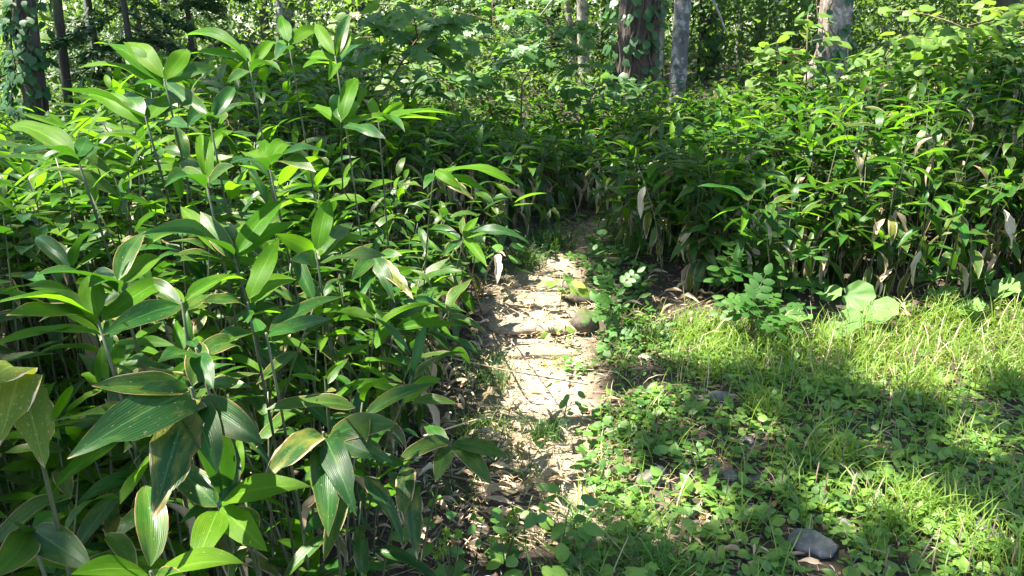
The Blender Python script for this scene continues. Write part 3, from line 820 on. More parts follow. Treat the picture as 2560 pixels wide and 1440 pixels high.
def sasa(root, h, lean, n, Ls, style, rs):
    """leaf arrays of one plant. style: 0 left tall broad, 1 right narrower with older leaves"""
    top = root + np.array([lean[0] * h, lean[1] * h, h])
    i = np.arange(n)
    t = 1 - (0.34 if style == 0 else 0.58) * (i / max(n, 1)) ** 1.5
    base = root + (top - root) * t[:, None]
    base[:, :2] = root[:2] + np.array(lean) * h * (t[:, None] ** 2)
    az = rs.random() * 6.283 + i * (math.pi + 0.5) + rs.normal(0, 0.55, n)
    el = 0.30 - 0.70 * (i / n) + rs.normal(0, 0.18, n) + np.where(i == 0, 0.4, 0.0)
    if style == 1: el = el - 0.10 - 0.75 * (i / n)
    L = Ls * (0.75 + 0.4 * rs.random(n)) * np.where(i == 0, 0.75, 1.0)
    mat = np.where(rs.random(n) < (0.50 if style == 0 else 0.26) * (1 - i / n) + 0.04, 0, 1)
    old = rs.random(n) < np.where(i > n * 0.5, 0.22 if style == 0 else 0.5, 0.03)
    mat = np.where(old, 2, mat)
    dry = rs.random(n) < np.where(i > n * 0.6, 0.10 if style == 0 else 0.26, np.where(i > n * 0.3, 0.0 if style == 0 else 0.08, 0.0))
    mat = np.where(dry, 3, mat)
    el = np.where(dry, -1.15 + rs.normal(0, 0.15, n), np.where(old, el - 0.45, el))
    el = np.clip(el, -1.45, 1.35)
    d = np.stack([np.cos(az) * np.cos(el), np.sin(az) * np.cos(el), np.sin(el)], 1)
    nrm = np.stack([-np.cos(az) * np.sin(el), -np.sin(az) * np.sin(el), np.cos(el)], 1) + rs.normal(0, 0.22, (n, 3))
    base = base + d * (0.012 + 0.03 * (i[:, None] > n * 0.5))
    return top, base, d, nrm, L, mat

# planted areas: polygons in pixels on the ground, the outline limits how high plants reach in the picture
LEFT_POLY = [(-2600, 3200), (900, 3200), (940, 1440), (1010, 1200), (1080, 1000), (1150, 850), (1180, 740), (1240, 650), (1300, 600), (1350, 585), (1440, 555), (1560, 505), (1600, 330), (-900, 330), (-2600, 900)]
RIGHT_POLY = [(1545, 552), (1535, 600), (1570, 670), (1640, 725), (1760, 748), (1900, 760), (2100, 770), (2700, 775), (4200, 800), (4200, 300), (1570, 330), (1590, 500)]
OX = np.array([-600, 0, 120, 230, 320, 420, 520, 620, 700, 880, 900, 960, 1060, 1130, 1220, 1290, 1400, 1560, 1640, 1760, 1900, 2030, 2200, 2350, 2560, 3400])
OY = np.array([330, 330, 300, 230, 130, 125, 110, 100, 55, 50, 190, 225, 245, 275, 290, 300, 300, 300, 290, 275, 245, 205, 170, 130, 90, 80])

CAND = []
def fill(poly, x0, x1, y0, y1, dens, style, low=False):
    k = int((x1 - x0) * (y1 - y0) * dens)
    P = np.stack([x0 + (x1 - x0) * rng.random(k), y0 + (y1 - y0) * rng.random(k)], 1)
    z = height(P[:, 0], P[:, 1])
    pr = proj(np.column_stack([P, z]))
    keep = inpoly(pr[:, 0], pr[:, 1], poly) & (pr[:, 2] > 0.5) & (np.hypot(P[:, 0], P[:, 1]) > 0.85)
    keep &= path_dist(P[:, 0], P[:, 1]) > 0.05
    for (x, y), zz in zip(P[keep], z[keep]):
        d = math.hypot(x, y); style_ = style
        if style == 0 and d < 2.2 and R.random() > 0.35 + 0.3 * d: continue
        if style == 0:
            h = float(np.interp(d, [0.8, 1.3, 2.0, 3.0, 5, 9], [0.55, 0.85, 1.2, 1.45, 1.3, 1.1])) * (0.72 + 0.35 * R.random())
            ls = float(np.interp(d, [1, 3, 6], [0.14, 0.172, 0.165])) * (0.72 + 0.5 * R.random())
            if x > -0.8 and y > 4.0: h *= 0.8
            if low: h = R.uniform(0.18, 0.55); ls = 0.14 * R.uniform(0.8, 1.3)
            if float(path_dist(x, y)) < 0.5 and d > 1.7: style_ = 1
            if x > -1.3 and y > 4.6: style_ = 1; ls = 0.2
        else:
            h = (0.6 + 0.75 * R.random() ** 1.2) * float(np.interp(y + 1.1 * (float(fbm(x * 1.7, y * 1.7, 12.0)) - 0.5), [3.9, 4.6, 5.4, 7], [0.42, 0.72, 0.95, 1.1])); ls = 0.19 * (0.8 + 0.4 * R.random())
        pdm = float(path_dist(x, y))
        h = min(h, (0.26 if style == 0 and y < 4.8 else 0.36) + 0.8 * pdm)
        # nothing reaches above the outline seen in the photograph
        for _ in range(6):
            q = proj(np.array([[x, y, zz + h + 0.05]]))[0]
            lim = float(np.interp(q[0], OX, OY)) + (R.uniform(-5, 75) if style == 0 else R.uniform(-45, 80))
            if q[1] < lim: h *= 0.88
            else: break
        if h < (0.15 if low else 0.3): continue
        CAND.append((d, x, y, zz, h, ls, style_, q))
fill(LEFT_POLY, -4.2, 0.5, 0.75, 5.2, 74, 0)
fill(LEFT_POLY, -2.4, 0.5, 0.8, 3.6, 48, 0, True)
fill(LEFT_POLY, -7.0, 1.6, 5.2, 8.0, 48, 0)
fill(LEFT_POLY, -9.0, 3.2, 8.0, 13.5, 28, 0)
fill(RIGHT_POLY, 0.7, 4.6, 4.0, 6.2, 80, 1)
fill(RIGHT_POLY, 0.8, 6.6, 6.2, 9.5, 50, 1)
fill(RIGHT_POLY, 1.2, 11.0, 9.5, 15.5, 26, 1)

# near the foreground whorls keep the view of the traced plants open
KEEP = [((478, 968), 1.25, 170), ((545, 1258), 1.35, 160), ((808, 1080), 1.45, 150), ((376, 1330), 1.2, 110), ((245, 780), 1.4, 150), ((590, 600), 1.7, 130), ((790, 600), 1.75, 110), ((410, 190), 2.1, 120), ((520, 260), 2.0, 120), ((830, 120), 2.4, 120), ((640, 140), 2.5, 130), ((70, 1050), 1.1, 140), ((455, 770), 1.4, 120), ((620, 700), 1.5, 110), ((1130, 1130), 1.8, 120), ((510, 400), 1.8, 100), ((200, 360), 1.9, 130)]
def blocks(x, y, z, h):
    q = proj(np.array([[x, y, z + h * 0.95]]))[0]
    for (a, b), dd, r in KEEP:
        if q[2] < dd - 0.02 and math.hypot(q[0] - a, q[1] - b) < r + 60 / q[2]:
            return True
    return False
CAND = [c for c in CAND if not (c[6] == 0 and c[0] < 2.6 and blocks(c[1], c[2], c[3], c[4]))]
seen = [c for c in CAND if -80 < c[7][0] < 2640 and -50 < c[7][1] < 1600]
score = {id(c): c[5] / c[0] * (0.6 if c[4] < 0.55 else 1.0) * (1.25 if c[6] == 1 and c[2] < 5.0 else 1.0) for c in seen}
seen.sort(key=lambda c: -score[id(c)])
n_single = 300 - n_sasa_ind
single = set(id(c) for c in seen[:n_single])

NUM = {3: 'three', 4: 'four', 5: 'five', 6: 'six', 7: 'seven', 8: 'eight', 9: 'nine', 10: 'ten', 11: 'eleven', 12: 'twelve'}
landmark(ground_px(1430, 600), 'the far bend of the path')
landmark(ground_px(1700, 770), 'the dark hollow')
landmark(ground_px(2290, 785), 'the sunny gravel spot')
landmark(at(1900, 660, 4.7), 'the compound-leaved shrub')
landmark(ground_px(2110, 745), 'the ragged butterbur')
landmark(ground_px(2500, 740), 'the rightmost butterburs')
landmark(at(1630, 420, 7), 'the bamboo corner behind the path')
BATCH = {}
csoup = Soup()
CULM_T = dict(zip('VFU', tube([(0.06 * t * t, 0, t) for t in (0, 0.35, 0.7, 1.0)], [1, 0.9, 0.75, 0.5], 4, False)))
CULM_T['V'][:, :2] *= 1.0
_far_sasa = []
for c in CAND:
    d, x, y, z, h, ls, style, q = c
    rs = np.random.default_rng(int(abs(x * 7919 + y * 104729) * 1000) % (2 ** 31))
    lean = rs.normal(0, 0.11 if style == 0 else 0.2, 2)
    root = np.array([x, y, z - 0.02])
    n = int(rs.integers(7, 12)) if style == 0 else int(rs.integers(8, 13))
    top, base, dd, nrm, L, mat = sasa(root, h, lean, n, ls, style, rs)
    if id(c) in single:
        dryn = int((mat == 3).sum()); oldn = int((mat == 2).sum())
        size = 'tall' if h > 1.15 else ('knee-high' if h < 0.62 else 'waist-high')
        state = 'and a dead one' if dryn == 1 else ('and dead ones' if dryn > 1 else ('some pale-edged' if oldn > 1 else ''))
        pre = '%s bamboo with %s leaves %s' % (size, NUM.get(n - dryn, 'many'), state)
        pre = ' '.join(pre.split())
        lab = label_near(pre, top)
        e = thing('bamboo_plant', lab, 'bamboo', root, GS if style == 0 else 'bamboo plants on the right bank')
        pts = [root + np.array([lean[0] * h * t * t, lean[1] * h * t * t, h * t]) for t in np.linspace(0, 1, 6)]
        link('culm', culm_mesh(np.array(pts) - root, 0.0028 + 0.001 * rs.random(), 0.0018, M_CULM, int(x * 1000) % 997, 5), e)
        for k in range(n):
            if mat[k] == 3: T, key = DRYT[k % 3], 'd%d' % (k % 3)
            else:
                v = (4 + k % 2) if mat[k] == 2 else (0, 1, 2, 3, 6, 7)[int(rs.integers(0, 6))]
                T, key = HI[v], 'h%d' % v
            put_leaf(e, root, base[k], dd[k], nrm[k], L[k], T, key, M_SASA[mat[k]])
    else:
        for k in range(n):
            key = ('d', k % 2) if mat[k] == 3 else ('l', int(rs.integers(0, 4)) if mat[k] < 2 else 3)
            BATCH.setdefault((key, int(mat[k])), []).append((base[k], dd[k], nrm[k], L[k]))
        _far_sasa.append((root, h, lean))
sasa_soup = Soup()
for (key, m), lst in BATCH.items():
    T = LODRY[key[1]] if key[0] == 'd' else LO[key[1]]
    Bs = np.array([e[0] for e in lst]); Ds = np.array([e[1] for e in lst]); Ns = np.array([e[2] for e in lst]); Ls_ = np.array([e[3] for e in lst])
    sasa_soup.inst(T, frames(Ds, Ns) * Ls_[:, None, None], Bs, None, m)
k = len(_far_sasa)
roots = np.array([f[0] for f in _far_sasa]); hs = np.array([f[1] for f in _far_sasa]); ln = np.array([f[2] for f in _far_sasa])
Ms = np.zeros((k, 3, 3)); Ms[:, 0, 0] = 0.004; Ms[:, 1, 1] = 0.004; Ms[:, 2, 2] = hs; Ms[:, 0, 2] = ln[:, 0] * hs * 0.7; Ms[:, 1, 2] = ln[:, 1] * hs * 0.7
sasa_soup.inst(CULM_T, Ms, roots, None, 4)
# bare dead canes between the living ones
kk = len(_far_sasa) // 3
sel = rng.integers(0, k, kk)
Ms2 = Ms[sel].copy(); Ms2[:, 2, 2] *= 0.7; Ms2[:, 0, 2] += rng.normal(0, 0.12, kk); Ms2[:, 1, 2] += rng.normal(0, 0.12, kk); Ms2[:, 0, 0] *= 0.75; Ms2[:, 1, 1] *= 0.75
r2 = roots[sel].copy(); r2[:, :2] += rng.normal(0, 0.06, (kk, 2))
sasa_soup.inst(CULM_T, Ms2, r2, None, 5)
o = sasa_soup.build('bamboo_thicket', M_SASA[:4] + [M_CULM, M_CULM_DRY])
tag(o, 'dense dwarf bamboo thicket filling both sides of the path', 'thicket', None, 'stuff')
print('sasa', len(CAND), 'stuff', k, 'tris', sum(len(f) for f in sasa_soup.F))

# ------------------------------------------------------------------ trees
POOLS = []     # sun pools: (point, radius) kept free of canopy leaves along the sun's direction
def pool(px, py, dist, r):
    P = ground_px(px, py) if dist is None else at(px, py, dist)
    POOLS.append((P, r))
for a in [(1345, 715, None, .3), (1350, 760, None, .34), (1340, 800, None, .36), (1350, 840, None, .36), (1340, 890, None, .34), (1330, 940, None, .3), (1390, 990, None, .22),
          (1300, 1150, None, .17), (1240, 1200, None, .16), (1360, 1130, None, .14), (1750, 1300, None, .08), (1900, 1090, None, .08), (2050, 1230, None, .07), (1650, 1010, None, .1), (1180, 1050, None, .1), (1400, 640, None, .15),
          (1800, 860, None, .3), (1950, 850, None, .28), (1720, 880, None, .22), (2300, 900, None, .3), (2320, 960, None, .2), (2480, 830, None, .5), (2290, 780, None, .2), (2140, 770, None, .25),
          (2300, 1270, None, .12), (2480, 1130, None, .08), (2430, 1390, None, .10),
          (380, 160, 2.1, .22), (540, 120, 2.5, .25), (720, 90, 2.6, .3), (850, 130, 2.5, .25), (950, 280, 2.6, .2), (1060, 280, 3.0, .25), (840, 440, 2.6, .18), (640, 380, 2.1, .16),
          (90, 330, 2.1, .15), (250, 350, 3.0, .3), (420, 300, 3.2, .3), (690, 620, 1.8, .1), (640, 560, 1.75, .09), (820, 560, 1.8, .09), (230, 720, 1.45, .07), (370, 640, 1.6, .08),
          (560, 1330, 1.4, .09), (640, 1330, 1.4, .06), (560, 1060, 1.32, .07), (400, 1180, 1.3, .06), (110, 1050, 1.12, .08), (860, 1130, 1.5, .06), (690, 780, 1.6, .07), (330, 900, 1.5, .06), (1050, 800, 2.4, .1), (1130, 450, 3.0, .15), (1240, 660, 2.9, .06), (1180, 600, 3.0, .12), (1240, 560, 3.1, .12), (950, 700, 2.3, .06),
          (70, 250, 9.0, .5), (2090, 85, 10.3, .28), (1690, 245, 9.8, .12), (1450, 240, 13, .35), (950, 110, 8.5, .7), (1000, 60, 8.5, .6), (920, 200, 8.5, .5), (1150, 100, 11, .7),
          (1960, 180, 8.5, .5), (1930, 230, 8.5, .4), (2060, 80, 9, .35), (2400, 120, 7.5, .6), (2520, 130, 7.5, .5), (1780, 320, 8, .4), (2200, 200, 8.5, .4), (1350, 150, 9.5, .35), (1250, 260, 8.5, .3), (600, 640, 5.0, .35), (500, 680, 4.8, .25)]:
    pool(*a)
for _ in range(12):
    pool(R.uniform(1650, 2560), R.uniform(250, 640), R.uniform(4.8, 6.0), R.uniform(0.12, 0.4))
for _ in range(18):
    pool(R.uniform(1050, 1560), R.uniform(20, 330), R.uniform(7.5, 10.5), R.uniform(0.15, 0.45))
for _ in range(22):
    pool(R.uniform(840, 1560), R.uniform(0, 260), R.uniform(8, 17), R.uniform(0.35, 0.8))
for _ in range(16):
    pool(R.uniform(1750, 2560), R.uniform(0, 190), R.uniform(9, 19), R.uniform(0.3, 0.8))
for _ in range(16):
    pool(R.uniform(0, 700), R.uniform(0, 150), R.uniform(10, 20), R.uniform(0.3, 0.8))
for _ in range(14):
    pool(R.uniform(50, 1150), R.uniform(200, 480), R.uniform(2.2, 3.6), R.uniform(0.08, 0.2))
for _ in range(16):
    pool(R.uniform(1500, 2500), R.uniform(960, 1420), None, R.uniform(0.02, 0.07))
for _ in range(7):
    pool(R.uniform(50, 1100), R.uniform(500, 1300), R.uniform(1.4, 2.2), R.uniform(0.03, 0.07))
PP = np.array([p for p, r in POOLS]); PR = np.array([r for p, r in POOLS])

def open_to_sun(C):
    """False where a canopy leaf would shade one of the sun pools"""
    ok = np.ones(len(C), bool)
    for p, r in zip(PP, PR):
        v = C - p
        s = v @ TOSUN
        dist = np.linalg.norm(v - s[:, None] * TOSUN, axis=1)
        ok &= ~((s > 0.6) & (dist < r * 1.15 + 0.05))
    return ok

def trunk_mesh(pts, rad, mat, sides=20, rough=0.04, freq=5.0, ridges=0.0, flare=0.25, seed=0, nz=40):
    pts = np.asarray(pts, float)
    q = np.linspace(0, 1, len(pts)); t = np.linspace(0, 1, nz) ** 1.4
    P = np.stack([np.interp(t, q, pts[:, i]) for i in range(3)], 1)
    H_ = pts[-1][2] - pts[0][2]
    r = np.interp(t, q, rad)
    r = r * (1 + flare * np.exp(-t * H_ / 0.35))
    a = np.linspace(0, 2 * math.pi, sides, endpoint=False)
    A, Z = np.meshgrid(a, P[:, 2])
    ca, sa = np.cos(A), np.sin(A)
    dz = Z - Z.min()
    n = fbm(ca * freq * 0.4 + seed, sa * freq * 0.4, dz * freq * 0.25, 3) - 0.5
    rr = r[:, None] * (1 + rough * 2 * n)
    if ridges:
        rd = fbm(A / (2 * math.pi) * 26 + 1.5 * vnoise(dz * 2, A * 2, seed), dz * 2.2, seed, 2)
        rr = rr * (1 + ridges * (np.abs(rd - 0.5) * 2 - 0.3))
    rr = rr * (1 + flare * 0.6 * np.exp(-dz / 0.3) * np.cos(A * 4 + seed))
    V = np.stack([P[:, 0][:, None] + rr * ca, P[:, 1][:, None] + rr * sa, Z], -1).reshape(-1, 3)
    U = np.stack([A / (2 * math.pi), dz], -1).reshape(-1, 2)
    F = []
    for i in range(nz - 1):
        p = i * sides + np.arange(sides); p2 = i * sides + (np.arange(sides) + 1) % sides
        F.append(np.stack([p, p2, p2 + sides], 1)); F.append(np.stack([p, p2 + sides, p + sides], 1))
    return mesh_from('trunk', V, np.concatenate(F), U, None, None, [mat])

def crown_mesh(C, S, n, size, mat, name='crown', gaps=True, minz=3.6):
    """leaves scattered in clumps through an ellipsoid; gaps where the photograph shows sunlight coming through"""
    nc = max(20, n // 45)
    u = unit(rng.normal(0, 1, (nc, 3))) * (rng.random((nc, 1)) ** 0.45)
    cc = C + u * S
    idx = rng.integers(0, nc, n)
    P = cc[idx] + rng.normal(0, 0.30, (n, 3)) * np.array([1.2, 1.2, 0.55])
    ok = P[:, 2] > minz
    if gaps: ok &= open_to_sun(P)
    P = P[ok]; k = len(P)
    if k == 0: return None
    az = rng.random(k) * 6.283; el = rng.normal(-0.25, 0.4, k)
    d = np.stack([np.cos(az) * np.cos(el), np.sin(az) * np.cos(el), np.sin(el)], 1)
    nr = np.array([0, 0, 1.0]) + rng.normal(0, 0.35, (k, 3))
    s = Soup()
    s.inst(DIAM, frames(d, nr) * (size * (0.7 + 0.6 * rng.random(k)))[:, None, None], P)
    return s.mesh(name, [mat])

def tree(label, base, top, r0, r1, mat, crown=None, H_=9.0, sides=18, rough=0.04, ridges=0.0, flare=0.25, seed=0, name='tree', group=None, limbs=4, phrase=None, nz=40, leafsize=0.17, leafmat=None, nleaf=2500):
    base = np.asarray(base, float); top = np.asarray(top, float)
    d = (top - base) / (top[2] - base[2])
    end = base + d * H_
    e = thing(name, label, 'tree', base, group)
    mid = base + d * H_ * 0.4 + np.array([rng.normal(0, 0.05), rng.normal(0, 0.05), 0])
    pts = [base - d * 0.1 - base, base + d * H_ * 0.2 - base, mid - base, end - base]
    link('trunk', trunk_mesh(pts, [r0, r0 + (r1 - r0) * 0.3, r0 * 0.5 + r1 * 0.4, r1 * 0.35], mat, sides, rough, 5.0, ridges, flare, seed, nz), e)
    if crown is not None:
        C = np.asarray(crown[0], float); S = np.asarray(crown[1], float)
        for k in range(limbs):
            zz = max(3.8, C[2] - S[2] * 0.8) + 0.5 * k
            b = base + d * min(zz - base[2], H_ * 0.9)
            a = k * 2.4 + seed
            for _ in range(10):     # a limb grows where it leaves the sunny gaps open
                tip = C + np.array([math.cos(a) * S[0] * 0.75, math.sin(a) * S[1] * 0.75, 0.2 * S[2]])
                if open_to_sun(b + (tip - b) * np.linspace(0.05, 1, 24)[:, None]).all(): break
                a += 0.63
            else:
                continue
            V, F, U = tube(curve_pts(b - base, tip - base, (0, 0, -0.25), 6), np.linspace(r0 * 0.35, 0.015, 6), 6)
            link('limb', mesh_from('limb', V, F, U, None, None, [mat]), e)
        me = crown_mesh(C, S, nleaf, leafsize, leafmat or M_CANOPY)
        if me:
            o = link('crown', me, e); o.matrix_basis = Matrix.Translation(Vector(-base))
    if phrase: landmark(at(*phrase[0]), phrase[1])
    return e

def foot(px, py, dist):
    """ground point under a pixel's direction at a distance"""
    P = at(px, py, dist)
    return np.array([P[0], P[1], float(height(P[0], P[1]))])

def ptree(label, top_px, low_px, dist, wpx, mat, crown_dx=(0, 0), cr=(3.6, 3.6, 1.9), cz=7.0, ncrown=5600, **kw):
    """tree traced by two trunk points (px, py) at a distance; the trunk runs on below and above"""
    A, B = at(*low_px, dist), at(*top_px, dist)
    A[1] = B[1] = (A[1] + B[1]) / 2
    d = (B - A) / max(1e-3, (B - A)[2])
    zg = float(height(A[0], A[1]))
    base = A - d * (A[2] - zg); base[2] = zg
    r = wpx / FPX * dist / 2
    top = base + d
    crown = None if ncrown == 0 else ((base[0] + crown_dx[0], base[1] + crown_dx[1], cz), cr)
    return tree(label, base, top, r, r * 0.8, mat, crown, kw.pop('H_', 9.0), nleaf=ncrown, **kw)

GT = 'forest trees behind the bamboo'
ptree('thick dark tree trunk with furrowed bark and climbing vine leaves', (1600, 0), (1585, 230), 11.0, 100, M_BARK_BIG, sides=120, ridges=0.26, rough=0.05, flare=0.35, seed=3, nz=150, group=GT, cz=8, phrase=((1590, 150, 11), 'the vine-clad trunk'))
ptree('slim grey trunk mottled with lichen, right of the vine-clad trunk', (1707, 0), (1692, 250), 10.0, 40, M_BARK_GREY, sides=36, rough=0.10, flare=0.2, seed=5, group=GT, ncrown=1500, phrase=((1695, 200, 10), 'the slim grey trunk'))
ptree('pale lichen-spotted trunk behind the maple sapling', (1455, 0), (1462, 270), 13.0, 28, M_BARK_PALE, sides=20, seed=7, group=GT, phrase=((1458, 150, 13), 'the pale spotted trunk'))
ptree('thick flaky-barked trunk with a sunlit patch at the right', (2092, 0), (2072, 190), 10.5, 66, M_BARK_FLAKE, sides=80, ridges=0.18, rough=0.12, flare=0.3, seed=9, nz=110, group=GT, phrase=((2080, 100, 10.5), 'the flaky trunk'))
ptree('brown leaning root-like trunk left of the flaky trunk foot', (2055, 120), (2015, 235), 10.6, 34, M_BARK_FLAKE, sides=24, rough=0.1, seed=10, group=GT, ncrown=0, H_=2.6)
ptree('dark trunk half hidden by leaves right of the slim grey trunk', (1772, 0), (1765, 200), 15.0, 42, M_BARK_DARK, sides=24, seed=11, group=GT)
ptree('pale trunk close behind the vine-clad trunk', (1652, 0), (1640, 240), 13.5, 26, M_BARK_PALE, sides=18, seed=12, group=GT)
ptree('vine-wrapped trunk with a sunlit foot at the left edge', (62, 0), (90, 290), 9.0, 46, M_BARK_BIG, sides=60, ridges=0.12, flare=0.3, seed=13, nz=90, group=GT, ncrown=3500, cr=(2.6, 2.6, 2.0), phrase=((75, 150, 9), 'the left vine-wrapped trunk'))
ptree('thin dark trunk right of the left vine-wrapped trunk', (146, 0), (168, 260), 9.6, 20, M_BARK_DARK, sides=16, seed=14, group=GT, ncrown=1500)
ptree('slender white birch trunk in the upper left', (219, 0), (228, 110), 17.0, 15, M_BARK_BIRCH, sides=14, seed=15, group=GT, ncrown=1500, phrase=((220, 50, 17), 'the left birch'))
ptree('thin pale trunk right of the upper left birch', (299, 0), (304, 90), 20.0, 8, M_BARK_PALE, sides=10, seed=16, group=GT, ncrown=800)
ptree('sunlit beige trunk far behind, left of the flaky trunk', (1936, 0), (1930, 120), 20.0, 24, M_BARK_BIRCH, sides=14, seed=17, group=GT, ncrown=1200)
ptree('whitish trunk far behind, right of the flaky trunk', (2220, 0), (2212, 90), 19.0, 20, M_BARK_BIRCH, sides=14, seed=18, group=GT, ncrown=1200)
ptree('shaded grey trunk far behind between dark and beige trunks', (1852, 0), (1846, 150), 19.0, 18, M_BARK_GREY, sides=12, seed=19, group=GT, ncrown=1000)
ptree('mossy grey trunk just left of the beige far trunk', (1903, 0), (1897, 190), 17.0, 26, M_BARK_DARK, sides=16, seed=20, group=GT, ncrown=1000)
ptree('thin dark trunk between the beige trunk and the flaky trunk', (1976, 0), (1970, 130), 16.0, 10, M_BARK_DARK, sides=10, seed=21, group=GT, ncrown=600)
ptree('dark trunk at the right picture edge', (2520, 0), (2500, 140), 12.0, 44, M_BARK_DARK, sides=24, seed=22, group=GT, ncrown=2000)
ptree('thin trunk in the right background below the leafy boughs', (2300, 0), (2292, 90), 22.0, 10, M_BARK_PALE, sides=10, seed=23, group=GT, ncrown=600)
ptree('dark mossy trunk deep in the centre behind the maple sapling', (1380, 0), (1384, 260), 16.0, 44, M_BARK_DARK, sides=18, seed=24, group=GT, ncrown=1500)
ptree('tan sunlit stump-like trunk left of the pale spotted trunk', (1428, 150), (1440, 262), 13.6, 22, M_BARK_FLAKE, sides=14, seed=25, group=GT, ncrown=0, H_=2.4)
ptree('slender trunk behind the bright shrub at upper centre', (1010, 0), (1018, 180), 20.0, 12, M_BARK_DARK, sides=10, seed=26, group=GT, ncrown=800)
ptree('thin whitish trunk deep in the woods at upper centre', (1175, 0), (1172, 150), 22.0, 10, M_BARK_BIRCH, sides=10, seed=27, group=GT, ncrown=600)
ptree('straight thin trunk left of the pale spotted trunk', (1283, 0), (1286, 120), 18.0, 7, M_BARK_DARK, sides=8, seed=28, group=GT, ncrown=400)
ptree('dark slim trunk behind the left clump of tall bamboo', (560, 0), (566, 100), 18.0, 14, M_BARK_DARK, sides=10, seed=29, group=GT, ncrown=1200)
ptree('grey slim trunk between birch and tall bamboo crowns', (412, 0), (418, 90), 21.0, 12, M_BARK_GREY, sides=10, seed=30, group=GT, ncrown=1200)
ptree('pale far trunk seen right of the flaky trunk top', (2150, 0), (2143, 100), 24.0, 12, M_BARK_PALE, sides=10, seed=31, group=GT, ncrown=600)
ptree('far grey trunk between whitish trunk and right edge', (2390, 0), (2380, 70), 25.0, 14, M_BARK_GREY, sides=10, seed=32, group=GT, ncrown=600)

for i, (px, dist, w, m, lab) in enumerate([
    (335, 19, 16, M_BARK_DARK, 'dark trunk right of the thin pale trunk at the upper left'), (470, 23, 14, M_BARK_DARK, 'dark trunk behind the yellow-edged leaf'), (655, 17, 22, M_BARK_DARK, 'dark trunk between the tall bamboo tips'),
    (770, 24, 16, M_BARK_GREY, 'grey trunk left of the tallest bamboo'), (900, 18, 18, M_BARK_DARK, 'dark trunk just right of the tallest bamboo'), (1085, 25, 14, M_BARK_PALE, 'pale trunk between the leaning and the flat maple sapling'),
    (1235, 27, 16, M_BARK_DARK, 'shaded trunk behind the flat-layered maple sapling'), (1515, 20, 20, M_BARK_DARK, 'dark trunk left of the vine-clad trunk'), (1810, 24, 14, M_BARK_DARK, 'thin shaded trunk among leaves right of the pale bare branch'),
    (2015, 22, 16, M_BARK_DARK, 'shaded trunk close left of the flaky trunk'), (2262, 17, 20, M_BARK_DARK, 'dark trunk right of the whitish far trunk'), (2445, 20, 16, M_BARK_GREY, 'grey trunk behind the upper right round-leaved shrub')]):
    ptree(lab, (px, 0), (px + (1280 - px) * 0.02, 120), dist, w, m, sides=12, seed=100 + i, group=GT, cr=(3.8, 3.8, 2.0), cz=6.8, ncrown=5200)

# trees of the same wood beside and behind the photographer: their crowns give the dappled shade
for i, (x, y, cx, cy, where) in enumerate([(-5.2, -0.8, -4.6, 0.0, 'beside the photographer on the left'), (-1.5, -2.8, -1.6, -1.3, 'behind the photographer'), (-6.6, 3.2, -4.4, 3.4, 'left of the tall bamboo clump'),
        (-3.6, -1.9, -1.4, 2.2, 'diagonally behind the photographer'), (-7.4, 6.2, -4.4, 6.6, 'beyond the left picture edge'), (-5.0, 5.3, -1.3, 5.6, 'over the brush heap out of view'), (2.2, -2.4, 1.6, 0.6, 'behind the photographer on the right'),
        (4.4, 3.2, 1.8, 4.0, 'right of the clearing out of view'), (7.0, 5.0, 4.4, 5.6, 'on the right bank out of view'), (-4.0, 14.0, -1.4, 9.6, 'deep in the left wood'), (2.6, 15.0, 2.0, 9.4, 'deep in the right wood'),
        (-9.5, 12.0, -8.4, 10.4, 'far left behind the vine-wrapped trunk'), (-6.8, 15.5, -6.4, 14.0, 'far left beyond the birch'), (-11.5, 17.0, -11.5, 15.5, 'farthest out at the left'), (-3.5, 19.0, -3.6, 17.0, 'far back left of centre'), (-9.0, 22.0, -9.0, 20.0, 'far back at the left'), (-3.4, -3.6, -1.9, 0.3, 'well behind the photographer'), (9.5, 7.5, 6.5, 8.5, 'high on the right bank out of view')]):
    cz, s, nl = 9.2 + 0.3 * (i % 3), (2.3, 2.3, 1.4), (1300 if i == 9 else 3000) if i in (7, 8, 9, 10) else ((1900 if i == 16 else 2400) if i > 10 else 4100)
    cx, cy = cx + 2.7 + TOSUN[0] / TOSUN[2] * cz, cy + 2.1 + TOSUN[1] / TOSUN[2] * cz
    if i < 9:      # the trunk stands near its crown, outside the view
        x, y = (cx, -1.2 - 0.35 * i) if cy < 4.6 else (min(cx, -(0.74 * cy + 2.5)), cy)
    tree('leafy broad-crowned tree standing ' + where, (x, y, float(height(x, y))), (x + (cx - x) * 0.08, y + (cy - y) * 0.08, float(height(x, y)) + 1), 0.17, 0.12, M_BARK_GREY if i % 2 else M_BARK_DARK, ((cx, cy, cz), s), 9.6, group='leafy trees around the clearing', seed=60 + i, nleaf=nl, limbs=2, leafsize=0.17)

